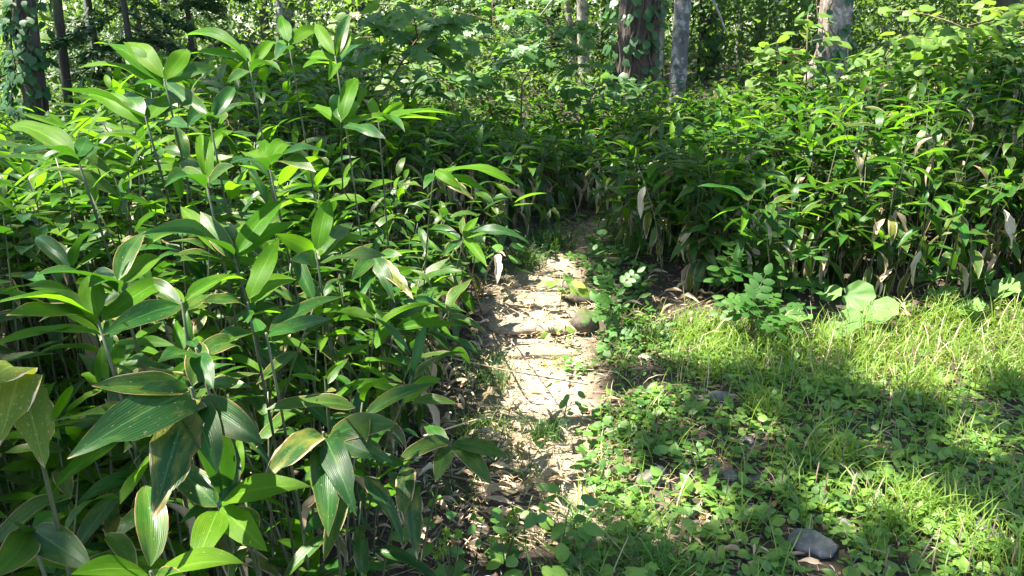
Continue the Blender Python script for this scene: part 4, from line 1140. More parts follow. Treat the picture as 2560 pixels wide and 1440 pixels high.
# ------------------------------------------------------------------ fir boughs at the left
def fir(label, px, py, dist, H_, spread, seed, nb=16):
    nb = int(nb * 1.3)
    A = foot(px, py, dist)
    e = thing('fir_tree', label, 'tree', A, 'young firs at the left')
    rs = np.random.default_rng(seed)
    V, F, U = tube([(0, 0, -0.05), (0, 0, H_)], [0.05, 0.01], 8)
    link('trunk', mesh_from('trunk', V, F, U, None, None, [M_BARK_DARK]), e)
    needle = dict(V=np.array([(0, 0, 0), (0.07, 0.5, 0), (0, 1, -0.02), (-0.07, 0.5, 0)], float), F=np.array([(0, 1, 2), (0, 2, 3)]), U=DIAM['U'])
    for k in range(nb):
        zz = H_ * (0.12 + 0.86 * k / nb); L = spread * (1 - 0.75 * zz / H_) * (0.8 + 0.4 * rs.random())
        a = k * 2.4 + rs.random(); bz = rs.uniform(-0.25, 0.35)
        hd = np.array([math.cos(a), math.sin(a), 0])
        pts = [np.array([0, 0, zz]) + hd * L * t + np.array([0, 0, (-0.30 - bz) * L * t + 0.10 * L * t * t]) for t in np.linspace(0, 1, 5)]
        s = Soup()
        V, F, U = tube(pts, np.linspace(0.012, 0.003, 5), 4); s.add(V, F, U, 0, 1)
        # twigs to both sides carrying needles
        m = 26
        t = np.linspace(0.15, 1, m)
        sidev = np.cross(hd, [0, 0, 1.0])
        P0 = np.stack([np.interp(t, np.linspace(0, 1, 5), np.array(pts)[:, q]) for q in range(3)], 1)
        base, dr = [], []
        for sgn in (-1, 1):
            tl = L * 0.42 * (1 - 0.75 * t) + 0.04
            td = unit(sidev * sgn * 0.85 + hd * 0.55 + np.array([0, 0, rs.uniform(-0.6, 0.05)]))
            for q in range(9):
                f = (q + 0.5) / 9
                base.append(P0 + td * (tl * f)[:, None]); 
                dr.append(np.tile(unit(td + np.cross(td, [0, 0, 1.0]) * (0.9 if q % 2 else -0.9)), (m, 1)) + rs.normal(0, 0.35, (m, 3)))
        base = np.concatenate(base); dr = np.concatenate(dr); kk = len(base)
        s.inst(needle, frames(dr, np.array([0, 0, 1.0]) + rs.normal(0, 0.3, (kk, 3))) * (0.10 * (0.7 + 0.5 * rs.random(kk)))[:, None, None] * np.array([2.2, 1, 1]), base)
        s.build('bough', [M_FIR, M_BARK_DARK], e)
fir('young fir with layered boughs above the tall bamboo', 330, 150, 9.2, 3.2, 1.2, 1, 16)
fir('second young fir with drooping boughs at the upper left', 240, 120, 11.0, 4.2, 1.5, 2, 16)
fir('small fir behind the crown of the left bamboo clump', 480, 120, 11.0, 3.6, 1.5, 3, 18)
fir('dim fir in the shade behind the maple sapling', 1360, 60, 14.5, 4.4, 1.5, 4, 18)
landmark(at(330, 130, 8.2), 'the young fir')

# ------------------------------------------------------------------ saplings, shrubs and vines with single leaves
def sapling(name, label, stem, nbr, nleaf, leaf, T, key, mat, spread, flat=0.25, cat='sapling', group=None, stemr=0.012, seed=0, z0=0.35, stemmat=None, tilt=0.25):
    """stem: 3D points from the ground up; branches radiate and carry single leaves"""
    stem = np.asarray(stem, float)
    root = stem[0].copy()
    rs = np.random.default_rng(seed)
    e = thing(name, label, cat, root, group)
    sm = stemmat or M_TWIG
    V, F, U = tube(stem - root, np.linspace(stemr, stemr * 0.35, len(stem)), 6)
    link('stem', mesh_from('stem', V, F, U, None, None, [sm]), e)
    q = np.linspace(0, 1, len(stem))
    per = max(1, nleaf // nbr)
    for k in range(nbr):
        t = z0 + (1 - z0) * (k + 0.6) / nbr
        b = np.array([np.interp(t, q, stem[:, i]) for i in range(3)])
        a = k * 2.399 + rs.random() * 0.6
        L = spread * (0.55 + 0.6 * rs.random()) * (1.1 - 0.5 * t)
        hd = np.array([math.cos(a), math.sin(a), flat + rs.normal(0, 0.12)])
        tip = b + hd * L
        pts = curve_pts(b, tip, (0, 0, 0.06 * L), 5)
        V, F, U = tube(pts - root, np.linspace(stemr * 0.45, 0.002, 5), 4)
        br = link('branch', mesh_from('branch', V, F, U, None, None, [sm]), e)
        for j in range(per):
            f = 0.25 + 0.75 * (j + rs.random()) / per
            p = np.array([np.interp(f, np.linspace(0, 1, 5), pts[:, i]) for i in range(3)])
            la = a + (1 if j % 2 else -1) * (0.5 + 0.9 * rs.random())
            d = np.array([math.cos(la), math.sin(la), -0.45 + rs.normal(0, tilt)])
            p = p + np.array([math.cos(la), math.sin(la), 0.1]) * leaf * (0.3 + 0.5 * rs.random()) + np.array([0, 0, rs.normal(0, 0.03)])
            nr = np.array([0, -0.25, 1.0]) + rs.normal(0, tilt * 1.4, 3)
            put_leaf(br, root, p, d, nr, leaf * (0.7 + 0.6 * rs.random()), T, key, mat)
    return e

def stem3(*pts):
    """pixel way-points (px, py, dist) -> stem starting on the ground below the first"""
    P = [at(*p) for p in pts]
    g = P[0].copy(); g[2] = float(height(g[0], g[1])) - 0.03
    return np.array([g] + P)

GSAP = 'saplings and shrubs at the edge of the woods'
sapling('maple_sapling', 'maple sapling with a dark stem in front of the pale spotted trunk', stem3((1303, 285, 8.0), (1305, 210, 8.0), (1345, 140, 8.0), (1400, 60, 8.0)), 15, 225, 0.12, MAPLE, 'maple', M_MAPLE, 0.85, 0.10, group=GSAP, seed=1, z0=0.55)
sapling('maple_sapling', 'leaning maple sapling rising right of the tall bamboo clump', stem3((945, 250, 5.5), (985, 190, 5.5), (1020, 130, 5.5), (1090, 30, 5.5)), 13, 150, 0.12, MAPLE, 'maple', M_MAPLE, 0.6, 0.12, group=GSAP, seed=2, z0=0.6)
sapling('maple_sapling', 'maple sapling spreading flat leaf layers at upper centre', stem3((1240, 200, 9.5), (1235, 120, 9.5), (1230, -20, 9.5)), 15, 225, 0.14, MAPLE, 'maple', M_MAPLE, 1.2, 0.05, group=GSAP, seed=3, z0=0.5)
sapling('shrub', 'shrub with blazing sunlit leaves behind the tall bamboo', stem3((960, 240, 8.5), (950, 130, 8.5), (945, -40, 8.5)), 16, 260, 0.13, OVAL, 'oval', M_SHRUB, 0.85, -0.1, cat='shrub', group=GSAP, seed=4, z0=0.35)
sapling('shrub', 'broad-leaved shrub under the shade of the maple saplings', stem3((1140, 290, 8.0), (1120, 230, 8.0), (1130, 180, 8.0)), 12, 160, 0.13, HEART, 'heart', M_MAPLE, 0.8, 0.1, cat='shrub', group=GSAP, seed=5, z0=0.5)
sapling('shrub', 'thin-stemmed shrub with drooping leaves above the bamboo centre', stem3((1125, 300, 9.5), (1115, 200, 9.5), (1095, 100, 9.5)), 10, 130, 0.12, OVAL, 'oval', M_SHRUB, 0.7, -0.2, cat='shrub', group=GSAP, seed=6, z0=0.4)
sapling('shrub', 'pale sapling with big soft leaves before the flaky trunk', stem3((2015, 250, 8.6), (2017, 150, 8.6), (2019, 35, 8.6)), 9, 50, 0.14, HEART, 'heart', M_LINDEN, 0.33, 0.1, cat='shrub', group=GSAP, seed=7, z0=0.45)
sapling('shrub', 'bright shrub of small round leaves left of the flaky trunk', stem3((1950, 270, 8.4), (1950, 200, 8.4), (1955, 130, 8.4)), 15, 200, 0.085, ROUND, 'round', M_LINDEN, 0.45, 0.05, cat='shrub', group=GSAP, seed=8, z0=0.4)
sapling('shrub', 'shrub with rows of large round leaves at the upper right', stem3((2440, 260, 7.2), (2430, 170, 7.2), (2420, 60, 7.2)), 16, 230, 0.10, ROUND, 'round', M_LINDEN, 0.9, 0.06, cat='shrub', group=GSAP, seed=9, z0=0.5)
sapling('shrub', 'round-leaved shrub hanging into the right picture edge', stem3((2590, 250, 7.0), (2580, 150, 7.0), (2560, 50, 7.0)), 13, 180, 0.10, ROUND, 'round', M_LINDEN, 0.8, 0.06, cat='shrub', group=GSAP, seed=10, z0=0.5)
sapling('shrub', 'low leafy shrub right of the slim grey trunk', stem3((1830, 290, 9.0), (1832, 255, 9.0), (1840, 225, 9.0)), 12, 160, 0.10, OVAL, 'oval', M_SHRUB, 0.7, 0.02, cat='shrub', group=GSAP, seed=11, z0=0.35)
sapling('shrub', 'leafy shrub between the flaky trunk and the round-leaved shrub', stem3((2230, 230, 9.0), (2230, 180, 9.0), (2225, 110, 9.0)), 14, 200, 0.11, WOVAL, 'woval', M_SHRUB, 0.8, 0.02, cat='shrub', group=GSAP, seed=12, z0=0.35)
sapling('shrub', 'low shrub among bamboo at the foot of the vine-clad trunk', stem3((1480, 300, 8.5), (1475, 250, 8.5), (1490, 205, 8.5)), 12, 160, 0.11, HEART, 'heart', M_MAPLE, 0.75, 0.08, cat='shrub', group=GSAP, seed=13, z0=0.4)
sapling('shrub', 'leafy shrub in shade behind the left vine-wrapped trunk', stem3((40, 260, 11), (30, 120, 11), (20, -20, 11)), 14, 200, 0.13, WOVAL, 'woval', M_SHRUB, 1.1, 0.0, cat='shrub', group=GSAP, seed=14, z0=0.3)
landmark(at(1950, 200, 8.4), 'the bright round-leaved shrub')
landmark(at(2430, 140, 7.2), 'the upper right round-leaved shrub')

def vine(label, px, py0, py1, dist, rpx, n, leaf, seed):
    """climbing leaves on the camera side of a trunk"""
    rs = np.random.default_rng(seed)
    r = rpx / FPX * dist
    root = foot(px, py1, dist) + np.array([0, -r * 1.35, 0])
    e = thing('climbing_vine', label, 'vine', root, 'vines on tree trunks')
    for q in range(3):
        a0 = -math.pi / 2 + (q - 1) * 0.9
        pts = []
        for t in np.linspace(0, 1, 12):
            p = at(px + rs.normal(0, 2), py1 + (py0 - py1) * t, dist)
            a = a0 + 0.5 * math.sin(t * 5 + q)
            pts.append(p + np.array([math.cos(a) * r * 1.05, math.sin(a) * r * 1.05, 0]))
        V, F, U = tube(np.array(pts) - root, 0.008, 5)
        link('stem', mesh_from('stem', V, F, U, None, None, [M_TWIG]), e)
    for k in range(n):
        t = rs.random()
        p = at(px, py1 + (py0 - py1) * t, dist)
        a = -math.pi / 2 + rs.normal(0, 1.0)
        if rs.random() < 0.35: a = math.pi + rs.normal(0, 0.4)
        out = np.array([math.cos(a), math.sin(a), 0])
        b = p + out * r * (1.12 + 0.3 * rs.random())
        d = np.array([rs.normal(0, 0.5), 0, -1.0]) + out * 0.55
        put_leaf(e, root, b, d, out + np.array([0, 0, 0.5]) + rs.normal(0, 0.25, 3), leaf * (0.7 + 0.6 * rs.random()), HEART, 'heart', M_VINE)
vine('green climbing vine leaves on the thick furrowed trunk', 1590, -10, 265, 11.0, 50, 150, 0.115, 1)
vine('climbing vine leaves wrapping the trunk at the left edge', 74, -10, 270, 9.0, 32, 230, 0.085, 2)
vine('sparse climbing vine leaves on the flaky trunk', 2078, -10, 190, 10.5, 34, 40, 0.11, 4)
vine('climbing vine leaves on the dark trunk right of the grey one', 1768, -10, 210, 15.0, 24, 70, 0.18, 3)

# ------------------------------------------------------------------ background understory mass
def understory():
    s = Soup()
    rs = np.random.default_rng(5)
    n = 900
    y = 12.2 + 26 * rs.random(n) ** 1.25
    x = (rs.random(n) * 2 - 1) * (y * 0.78 + 1.5)
    g = height(x, y)
    zt = g + rs.random(n) ** 1.2 * np.clip(1.5 + 0.10 * y - g, 0.6, 5.2)
    # the far left stays open to the sky
    thin = (x < -2.0) & (y > 13) & (rs.random(n) < 0.12)
    x, y, zt = x[~thin], y[~thin], zt[~thin]
    C = np.stack([x, y, zt], 1)
    per = 190
    P = np.repeat(C, per, 0) + rs.normal(0, 1, (len(C) * per, 3)) * np.array([0.62, 0.5, 0.15]) * (0.6 + 0.04 * np.repeat(y, per))[:, None]
    gg = height(P[:, 0], P[:, 1])
    pr = proj(P)
    ok = (P[:, 2] > gg + 0.05) & (pr[:, 1] > -160) & (pr[:, 0] > -250) & (pr[:, 0] < 2800) & (P[:, 1] > 11.6)
    CR = np.repeat(rs.random(len(C)), per)[ok]
    P = P[ok]; k = len(P)
    az = rs.random(k) * 6.283; el = rs.normal(-0.55, 0.35, k)
    d = np.stack([np.cos(az) * np.cos(el), np.sin(az) * np.cos(el), np.sin(el)], 1)
    nr = np.array([0, -0.3, 1.0]) + rs.normal(0, 0.5, (k, 3))
    size = (0.06 + 0.003 * P[:, 1]) * (0.7 + 0.6 * rs.random(k))
    s.inst(DIAM, frames(d, nr) * size[:, None, None], P, np.clip(CR[:k] * 0.75 + 0.25 * rs.random(k), 0, 0.999))
    n = 170
    y = rs.uniform(32, 50, n); x = (rs.random(n) * 2 - 1) * (y * 0.78 + 2)
    C = np.stack([x, y, height(x, y) + rs.random(n) * 8.5], 1)
    P = np.repeat(C, 170, 0) + rs.normal(0, 1, (n * 170, 3)) * np.array([1.9, 1.2, 1.0])
    P = P[P[:, 2] > height(P[:, 0], P[:, 1])]
    m = len(P); az = rs.random(m) * 6.283; el = rs.normal(-0.55, 0.4, m)
    d = np.stack([np.cos(az) * np.cos(el), np.sin(az) * np.cos(el), np.sin(el)], 1)
    s.inst(DIAM, frames(d, np.array([0, -0.4, 1.0]) + rs.normal(0, 0.5, (m, 3))) * (0.34 * (0.7 + 0.6 * rs.random(m)))[:, None, None], P)
    o = s.build('understory_foliage', [M_UNDER])
    tag(o, 'far mass of light green understory foliage between the trunks', 'foliage', None, 'stuff')
    print('understory tris', 2 * k)
understory()

# branches and twigs crossing the background
for i, (lab, pts, r) in enumerate([
    ('pale bare branch leaning between slim grey and flaky trunks', [(1778, -10, 11), (1800, 40, 11), (1818, 90, 11)], .022),
    ('dead grey branch hanging at the top centre', [(1388, -10, 9), (1350, 40, 9), (1318, 85, 9)], .012),
    ('dark arching branch above the bamboo at the upper left', [(520, 120, 10), (580, 98, 10), (640, 110, 10), (700, 150, 10)], .022),
    ('thin pale branch crossing the maple sapling', [(1500, 80, 8.4), (1440, 140, 8.4), (1385, 190, 8.4)], .009),
    ('thin bare twig before the right thicket', [(2230, 40, 10), (2262, 90, 10), (2300, 110, 10)], .010)]):
    P = np.array([at(*p) for p in pts])
    V, F, U = tube(P - P[0], np.linspace(r, r * 0.5, len(P)), 6)
    o = link('branch', mesh_from('branch', V, F, U, None, None, [M_BARK_PALE if 'pale' in lab or 'grey' in lab else M_BARK_DARK])); o.location = P[0]
    tag(o, lab, 'branch')

# ------------------------------------------------------------------ butterbur, compound shrub, herbs
def butterbur(label, spots, group='butterburs under the right bank'):
    P0 = ground_px(*spots[0][0])
    root = np.array([P0[0], P0[1] + 0.06, float(height(P0[0], P0[1] + 0.06))])
    e = thing('butterbur', label, 'butterbur', root, group)
    for k, ((px, py), wpx, hz, face) in enumerate(spots):
        g = ground_px(px, py)
        dist = np.linalg.norm(g - CAM) - hz * 1.6
        C = at(px, py, dist)
        w = wpx / FPX * dist
        V, F, U = tube(curve_pts(np.zeros(3), C - root, (0, 0.02, 0.03), 5), 0.004, 5)
        pt = link('petiole', mesh_from('petiole', V, F, U, None, None, [M_CULM]), e)
        tocam = unit(CAM - C)
        nr = np.array([0, 0, 1.0]) * (1 - face) + tocam * face + rng.normal(0, 0.08, 3)
        d = np.array([rng.normal(0, 0.6), -1.0, 0.0])
        M = frames(d[None], nr[None])[0]
        link('leaf', leafmesh(KIDNEY, 'kidney', M_BUTTER), pt, mat4(M, C - M[:, 1] * w * 0.06 - root, w))
butterbur('ragged sunlit butterbur leaves at the foot of the right bank', [((2115, 735), 70, .16, .7), ((2175, 770), 75, .12, .6), ((2060, 730), 50, .15, .5)])
butterbur('large shaded butterbur leaf below the compound-leaved shrub', [((2085, 800), 78, .08, .55), ((1990, 785), 70, .1, .4), ((2050, 835), 50, .05, .4)])
butterbur('single round butterbur leaf on a long stalk by the bank', [((2345, 725), 60, .14, .55), ((2255, 760), 22, .06, .5)])
butterbur('small lit butterbur pair at the right before dark bamboo', [((2405, 762), 58, .1, .5), ((2440, 700), 40, .14, .5)])
butterbur('overlapping butterbur leaves at the right picture edge', [((2480, 715), 62, .16, .45), ((2535, 705), 70, .16, .5), ((2580, 740), 70, .12, .5)])
butterbur('dark butterbur leaf standing in the shade of bamboo', [((2325, 690), 60, .16, .7), ((2400, 680), 80, .16, .3)])
butterbur('butterbur leaves half hidden right of the mossy boulder', [((1500, 745), 40, .06, .4), ((1525, 770), 38, .05, .5)])
butterbur('bright ragged broad leaf plant above the mossy boulder', [((1432, 700), 44, .1, .6), ((1402, 720), 24, .05, .5)], 'broad leaves beside the steps')
butterbur('dark round-leaved plant at the left bank near the path bend', [((1330, 590), 34, .06, .6), ((1352, 602), 30, .04, .5), ((1310, 618), 26, .04, .5)], 'broad leaves beside the steps')

def compound(label, root_px, dist, fronds, seed, group='compound-leaved shrubs', LL=0.2):
    rs = np.random.default_rng(seed)
    A = foot(root_px[0], root_px[1], dist)
    e = thing('compound_shrub', label, 'shrub', A, group)
    V0, F0, U0 = [], [], []
    s = Soup()
    rp = tube([(0, 0, 0), (0, 0.5, 0.03), (0, 1, -0.03)], [0.012, 0.009, 0.005], 4)
    s.add(*rp, 0, 1)
    pos, dr, sz = [], [], []
    for q, y in enumerate((0.28, 0.5, 0.72)):
        for sg in (-1, 1):
            pos.append((0, y, 0.02)); dr.append((sg, 0.45, -0.05)); sz.append(0.42 - 0.03 * q)
    pos.append((0, 0.95, -0.02)); dr.append((0, 1, -0.1)); sz.append(0.40)
    s.inst(OVAL, frames(np.array(dr, float), np.tile([0, 0, 1.0], (7, 1)) + rs.normal(0, 0.1, (7, 3))) * np.array(sz)[:, None, None], np.array(pos, float), np.zeros(7))
    me = s.mesh('leaf', [M_COMP, M_CULM])
    nst = max(2, len(fronds) // 7)
    cs = []
    for q in range(nst):
        g = fronds[q::nst]
        c = np.mean([at(a, b, dd) for a, b, dd in g], 0)
        cs.append(c)
        V, F, U = tube(curve_pts(np.zeros(3), c - A, (0, 0, 0.05), 5), np.linspace(0.006, 0.003, 5), 5)
        link('stem', mesh_from('stem', V, F, U, None, None, [M_TWIG]), e)
    for k, (a, b, dd) in enumerate(fronds):
        P = at(a, b, dd); c = cs[k % nst]
        d = unit(P - c); d[2] = d[2] * 0.4 + 0.05
        L = LL * (0.8 + 0.4 * rs.random())
        M = frames(d[None], (np.array([0, -0.35, 1.0]) + rs.normal(0, 0.2, 3))[None])[0]
        link('leaf', me, e, mat4(M, P - M[:, 1] * L * 0.5 - A, L))
fr = []
for k in range(46):
    a, b = R.gauss(1905, 62), R.gauss(665, 62)
    if 1770 < a < 2060 and 540 < b < 800: fr.append((a, b, R.uniform(4.25, 4.75)))
compound('fresh green shrub with feathered compound leaves on the right bank', (1900, 790), 4.6, fr, 1)
compound('low compound-leaved plant at the lower edge of the bank', (1880, 800), 4.1, [(R.gauss(1880, 40), R.gauss(765, 18), R.uniform(3.95, 4.15)) for _ in range(16)], 2, LL=0.15)
compound('compound-leaved plant high on the right side of the path', (1690, 520), 5.4, [(R.gauss(1700, 50), R.gauss(500, 40), R.uniform(5.0, 5.5)) for _ in range(22)], 3)
compound('lobed-leaf plant trailing down right of the mossy boulder', (1520, 790), 3.95, [(R.gauss(1525, 24), R.gauss(775, 40), R.uniform(3.85, 4.0)) for _ in range(16)], 4, LL=0.11)
compound('small feathery plant at the centre of the right bank', (1940, 490), 5.2, [(R.gauss(1950, 20), R.gauss(545, 14), R.uniform(4.9, 5.1)) for _ in range(7)], 5)

for i, (a, b, dd, lab) in enumerate([(2120, 420, 6.4, 'feathery shrub high on the right bank before the flaky trunk'), (2420, 330, 6.6, 'feathery shrub below the upper right round-leaved shrub'), (1780, 420, 6.2, 'feathery shrub in the bamboo below the slim grey trunk'), (2250, 590, 5.2, 'feathery plant low in the dark middle of the right bank'), (1650, 560, 5.0, 'feathery plant right of the path bend'), (2520, 480, 5.8, 'feathery shrub in bamboo at the right picture edge')]):
    compound(lab, (a, b + 120), dd + 0.1, [(R.gauss(a, 55), R.gauss(b, 40), dd + R.uniform(-0.2, 0.2)) for _ in range(18)], 20 + i, LL=0.17)
# ------------------------------------------------------------------ clearing: ground cover, grass, litter
def scatter(k, x0, x1, y0, y1):
    P = np.stack([x0 + (x1 - x0) * rng.random(k), y0 + (y1 - y0) * rng.random(k)], 1)
    z = height(P[:, 0], P[:, 1])
    return P, z, proj(np.column_stack([P, z]))

CLEAR = [(1380, 1440), (1440, 1290), (1490, 1130), (1500, 1040), (1535, 960), (1530, 860), (1560, 790), (1640, 800), (1750, 800), (1900, 830), (2050, 830), (2200, 800), (2700, 790), (6000, 800), (9000, 4000), (1000, 4000), (1200, 1600)]
def clear_mask(pr):
    return inpoly(pr[:, 0], pr[:, 1], CLEAR)

def off_stones(P):
    ok = np.ones(len(P), bool)
    for x, y, r in STONE_AT:      # on the stone, and the leaves that would hang over it from the front
        ok &= np.hypot(P[:, 0] - x, (P[:, 1] - y + 0.02) / 1.15) > r
    return ok

def cover_density(P, pr):
    pd = path_dist(P[:, 0], P[:, 1])
    n = fbm(P[:, 0] * 2.2, P[:, 1] * 2.2, 4.0)
    bare = np.exp(-(((pr[:, 0] - 1780) / 190) ** 2 + ((pr[:, 1] - 1260) / 150) ** 2)) * 0.75 + np.exp(-(((pr[:, 0] - 1720) / 110) ** 2 + ((pr[:, 1] - 1110) / 40) ** 2)) * 0.6
    return np.clip((n - 0.25) * 2.4, 0.1, 1) * (1 - np.clip(bare, 0, .9)) * sstep(-0.35, 0.15, pd + 0.25)

def ground_leaves():
    s = Soup()
    # broad plantain-like and small herb leaves
    for T, mi, k, lo, hi, tl in ((WOVAL, 0, 30000, 0.020, 0.050, 0.45), (HEART, 1, 46000, 0.014, 0.036, 0.4)):
        P, z, pr = scatter(k, -0.3, 4.4, 1.0, 5.3)
        gx = sstep(1500, 2050, pr[:, 0]) if mi == 0 else np.clip(1.15 - 0.5 * sstep(1600, 2300, pr[:, 0]), 0, 1)
        ok = clear_mask(pr) & (rng.random(k) < cover_density(P, pr) * (0.25 + 0.75 * gx))
        ok &= off_stones(P)
        ok &= ~((pr[:, 1] < 960) & (pr[:, 0] > 2000) & (rng.random(k) < 0.55))
        P, z = P[ok], z[ok]; n = len(P)
        az = rng.random(n) * 6.283; el = 0.15 + rng.normal(0, 0.3, n)
        d = np.stack([np.cos(az) * np.cos(el), np.sin(az) * np.cos(el), np.sin(el)], 1)
        nr = np.array([0, 0, 1.0]) + rng.normal(0, tl * 0.5, (n, 3))
        size = lo + (hi - lo) * rng.random(n) ** 1.6
        s.inst(T, frames(d, nr) * size[:, None, None], np.column_stack([P, z + 0.012 + 0.05 * rng.random(n)]), None, mi)
    P, z, pr = scatter(7000, 0.25, 2.2, 3.6, 6.6)
    ok = inpoly(pr[:, 0], pr[:, 1], [(1470, 800), (1460, 700), (1470, 620), (1520, 560), (1600, 560), (1640, 700), (1620, 800)]) & (rng.random(7000) < 0.55)
    P, z = P[ok], z[ok]; n = len(P)
    az = rng.random(n) * 6.283
    d = np.stack([np.cos(az), np.sin(az), 0.2 + rng.normal(0, 0.4, n)], 1)
    s.inst(OVAL, frames(d, np.array([0, 0, 1.0]) + rng.normal(0, 0.4, (n, 3))) * (0.025 + 0.05 * rng.random(n))[:, None, None], np.column_stack([P, z + 0.01 + 0.16 * rng.random(n)]), None, 1)
    # small herbs creeping along the path edges
    P, z, pr = scatter(9000, -0.5, 1.6, 1.6, 6.5)
    pd = path_dist(P[:, 0], P[:, 1])
    ok = (pd > -0.1) & (pd < 0.35) & (rng.random(9000) < np.clip((fbm(P[:, 0] * 5, P[:, 1] * 5, 8.0) - 0.4) * 3.5, 0, 1)) & (P[:, 0] > np.interp(P[:, 1], [1.6, 3.2, 6], [0.2, 0.05, 0.2]))
    P, z = P[ok], z[ok]; n = len(P)
    az = rng.random(n) * 6.283
    d = np.stack([np.cos(az), np.sin(az), 0.2 + rng.normal(0, 0.3, n)], 1)
    s.inst(HEART, frames(d, np.array([0, 0, 1.0]) + rng.normal(0, 0.3, (n, 3))) * (0.02 + 0.035 * rng.random(n))[:, None, None], np.column_stack([P, z + 0.01 + 0.05 * rng.random(n)]), None, 1)
    o = s.build('ground_cover', [M_PLANT, M_CLOVER])
    tag(o, 'low leafy ground cover carpeting the clearing', 'ground cover', None, 'stuff')
    print('cover tris', sum(len(f) for f in s.F))
ground_leaves()

def grass():
    s = Soup()
    k = 60000
    P, z, pr = scatter(k, 0.0, 5.2, 1.0, 5.4)
    far = sstep(1010, 880, pr[:, 1]) * sstep(1650, 1800, pr[:, 0])
    br = np.exp(-(((pr[:, 0] - 2350) / 280) ** 2 + ((pr[:, 1] - 1300) / 130) ** 2))
    tuft = np.clip((fbm(P[:, 0] * 6, P[:, 1] * 6, 1.0) - 0.42) * 4, 0, 1)
    ok = clear_mask(pr) & (rng.random(k) < np.clip(0.42 * tuft + far * 0.85 + br * 0.4 * tuft + 0.2, 0, 1) * np.clip(cover_density(P, pr) + 0.15 + far, 0, 1))
    ok &= off_stones(P)
    P, z, pr, far = P[ok], z[ok], pr[ok], far[ok]; n = len(P)
    az = rng.random(n) * 6.283 + 0.0
    wd = rng.normal(0, 0.25, n)
    h = (0.09 + 0.13 * rng.random(n)) * (1 + 0.15 * far)
    ty = rng.integers(0, 3, n)
    for q in range(3):
        m = ty == q; c = int(m.sum())
        d = np.stack([np.cos(az[m]), np.sin(az[m]), np.zeros(c)], 1)
        nr = np.array([0, 0, 1.0]) + rng.normal(0, 0.2, (c, 3))
        M = frames(d, nr) * h[m][:, None, None]
        s.inst(GR[q], M, np.column_stack([P[m], z[m] - 0.005]), None, np.where(rng.random(c) < 0.11, 2, 0))
    # short sedge and grass at the left path edge
    k = 16000
    P, z, pr = scatter(k, -0.75, 0.9, 1.5, 6.4)
    pd = path_dist(P[:, 0], P[:, 1])
    ok = (pd > -0.04) & (pd < 0.45) & (P[:, 0] < np.interp(P[:, 1], [1.5, 3, 6.4], [0.35, 0.15, 0.55])) & (rng.random(k) < np.clip((fbm(P[:, 0] * 4, P[:, 1] * 4, 6.0) - 0.43) * 4, 0, 1))
    P, z = P[ok], z[ok]; n = len(P)
    az = rng.random(n) * 6.283
    d = np.stack([np.cos(az), np.sin(az), np.zeros(n)], 1)
    s.inst(GR[1], frames(d, np.array([0, 0, 1.0]) + rng.normal(0, 0.25, (n, 3))) * (0.06 + 0.10 * rng.random(n))[:, None, None], np.column_stack([P, z]), None, 1)
    k = 9000
    P, z, pr = scatter(k, 0.2, 1.3, 3.0, 6.2)
    pd = path_dist(P[:, 0], P[:, 1])
    ok = (pd > -0.04) & (pd < 0.22) & (P[:, 0] > np.interp(P[:, 1], [3, 4, 6.2], [0.35, 0.35, 0.7])) & (rng.random(k) < np.clip((fbm(P[:, 0] * 5, P[:, 1] * 5, 3.0) - 0.35) * 3, 0, 1))
    P, z = P[ok], z[ok]; n = len(P)
    az = rng.random(n) * 6.283
    s.inst(GR[2], frames(np.stack([np.cos(az), np.sin(az), np.zeros(n)], 1), np.array([0, 0, 1.0]) + rng.normal(0, 0.25, (n, 3))) * (0.06 + 0.09 * rng.random(n))[:, None, None], np.column_stack([P, z]), None, 1)
    o = s.build('grass', [M_GRASS, M_SEDGE, M_LITTER])
    tag(o, 'yellow-green grass blades growing over the clearing', 'grass', None, 'stuff')
    print('grass blades', n, 'tris', sum(len(f) for f in s.F))
grass()

def slab_lift(P):
    r = np.zeros(len(P))
    for (a, b), sz, _ in SLABS:
        g = ground_px(a, b)
        q = ((P[:, 0] - g[0]) / (sz[0] * 0.45)) ** 2 + ((P[:, 1] - g[1]) / (sz[1] * 0.45)) ** 2
        r = np.maximum(r, np.where(q < 1, sz[2] * 0.60, 0))
    return r

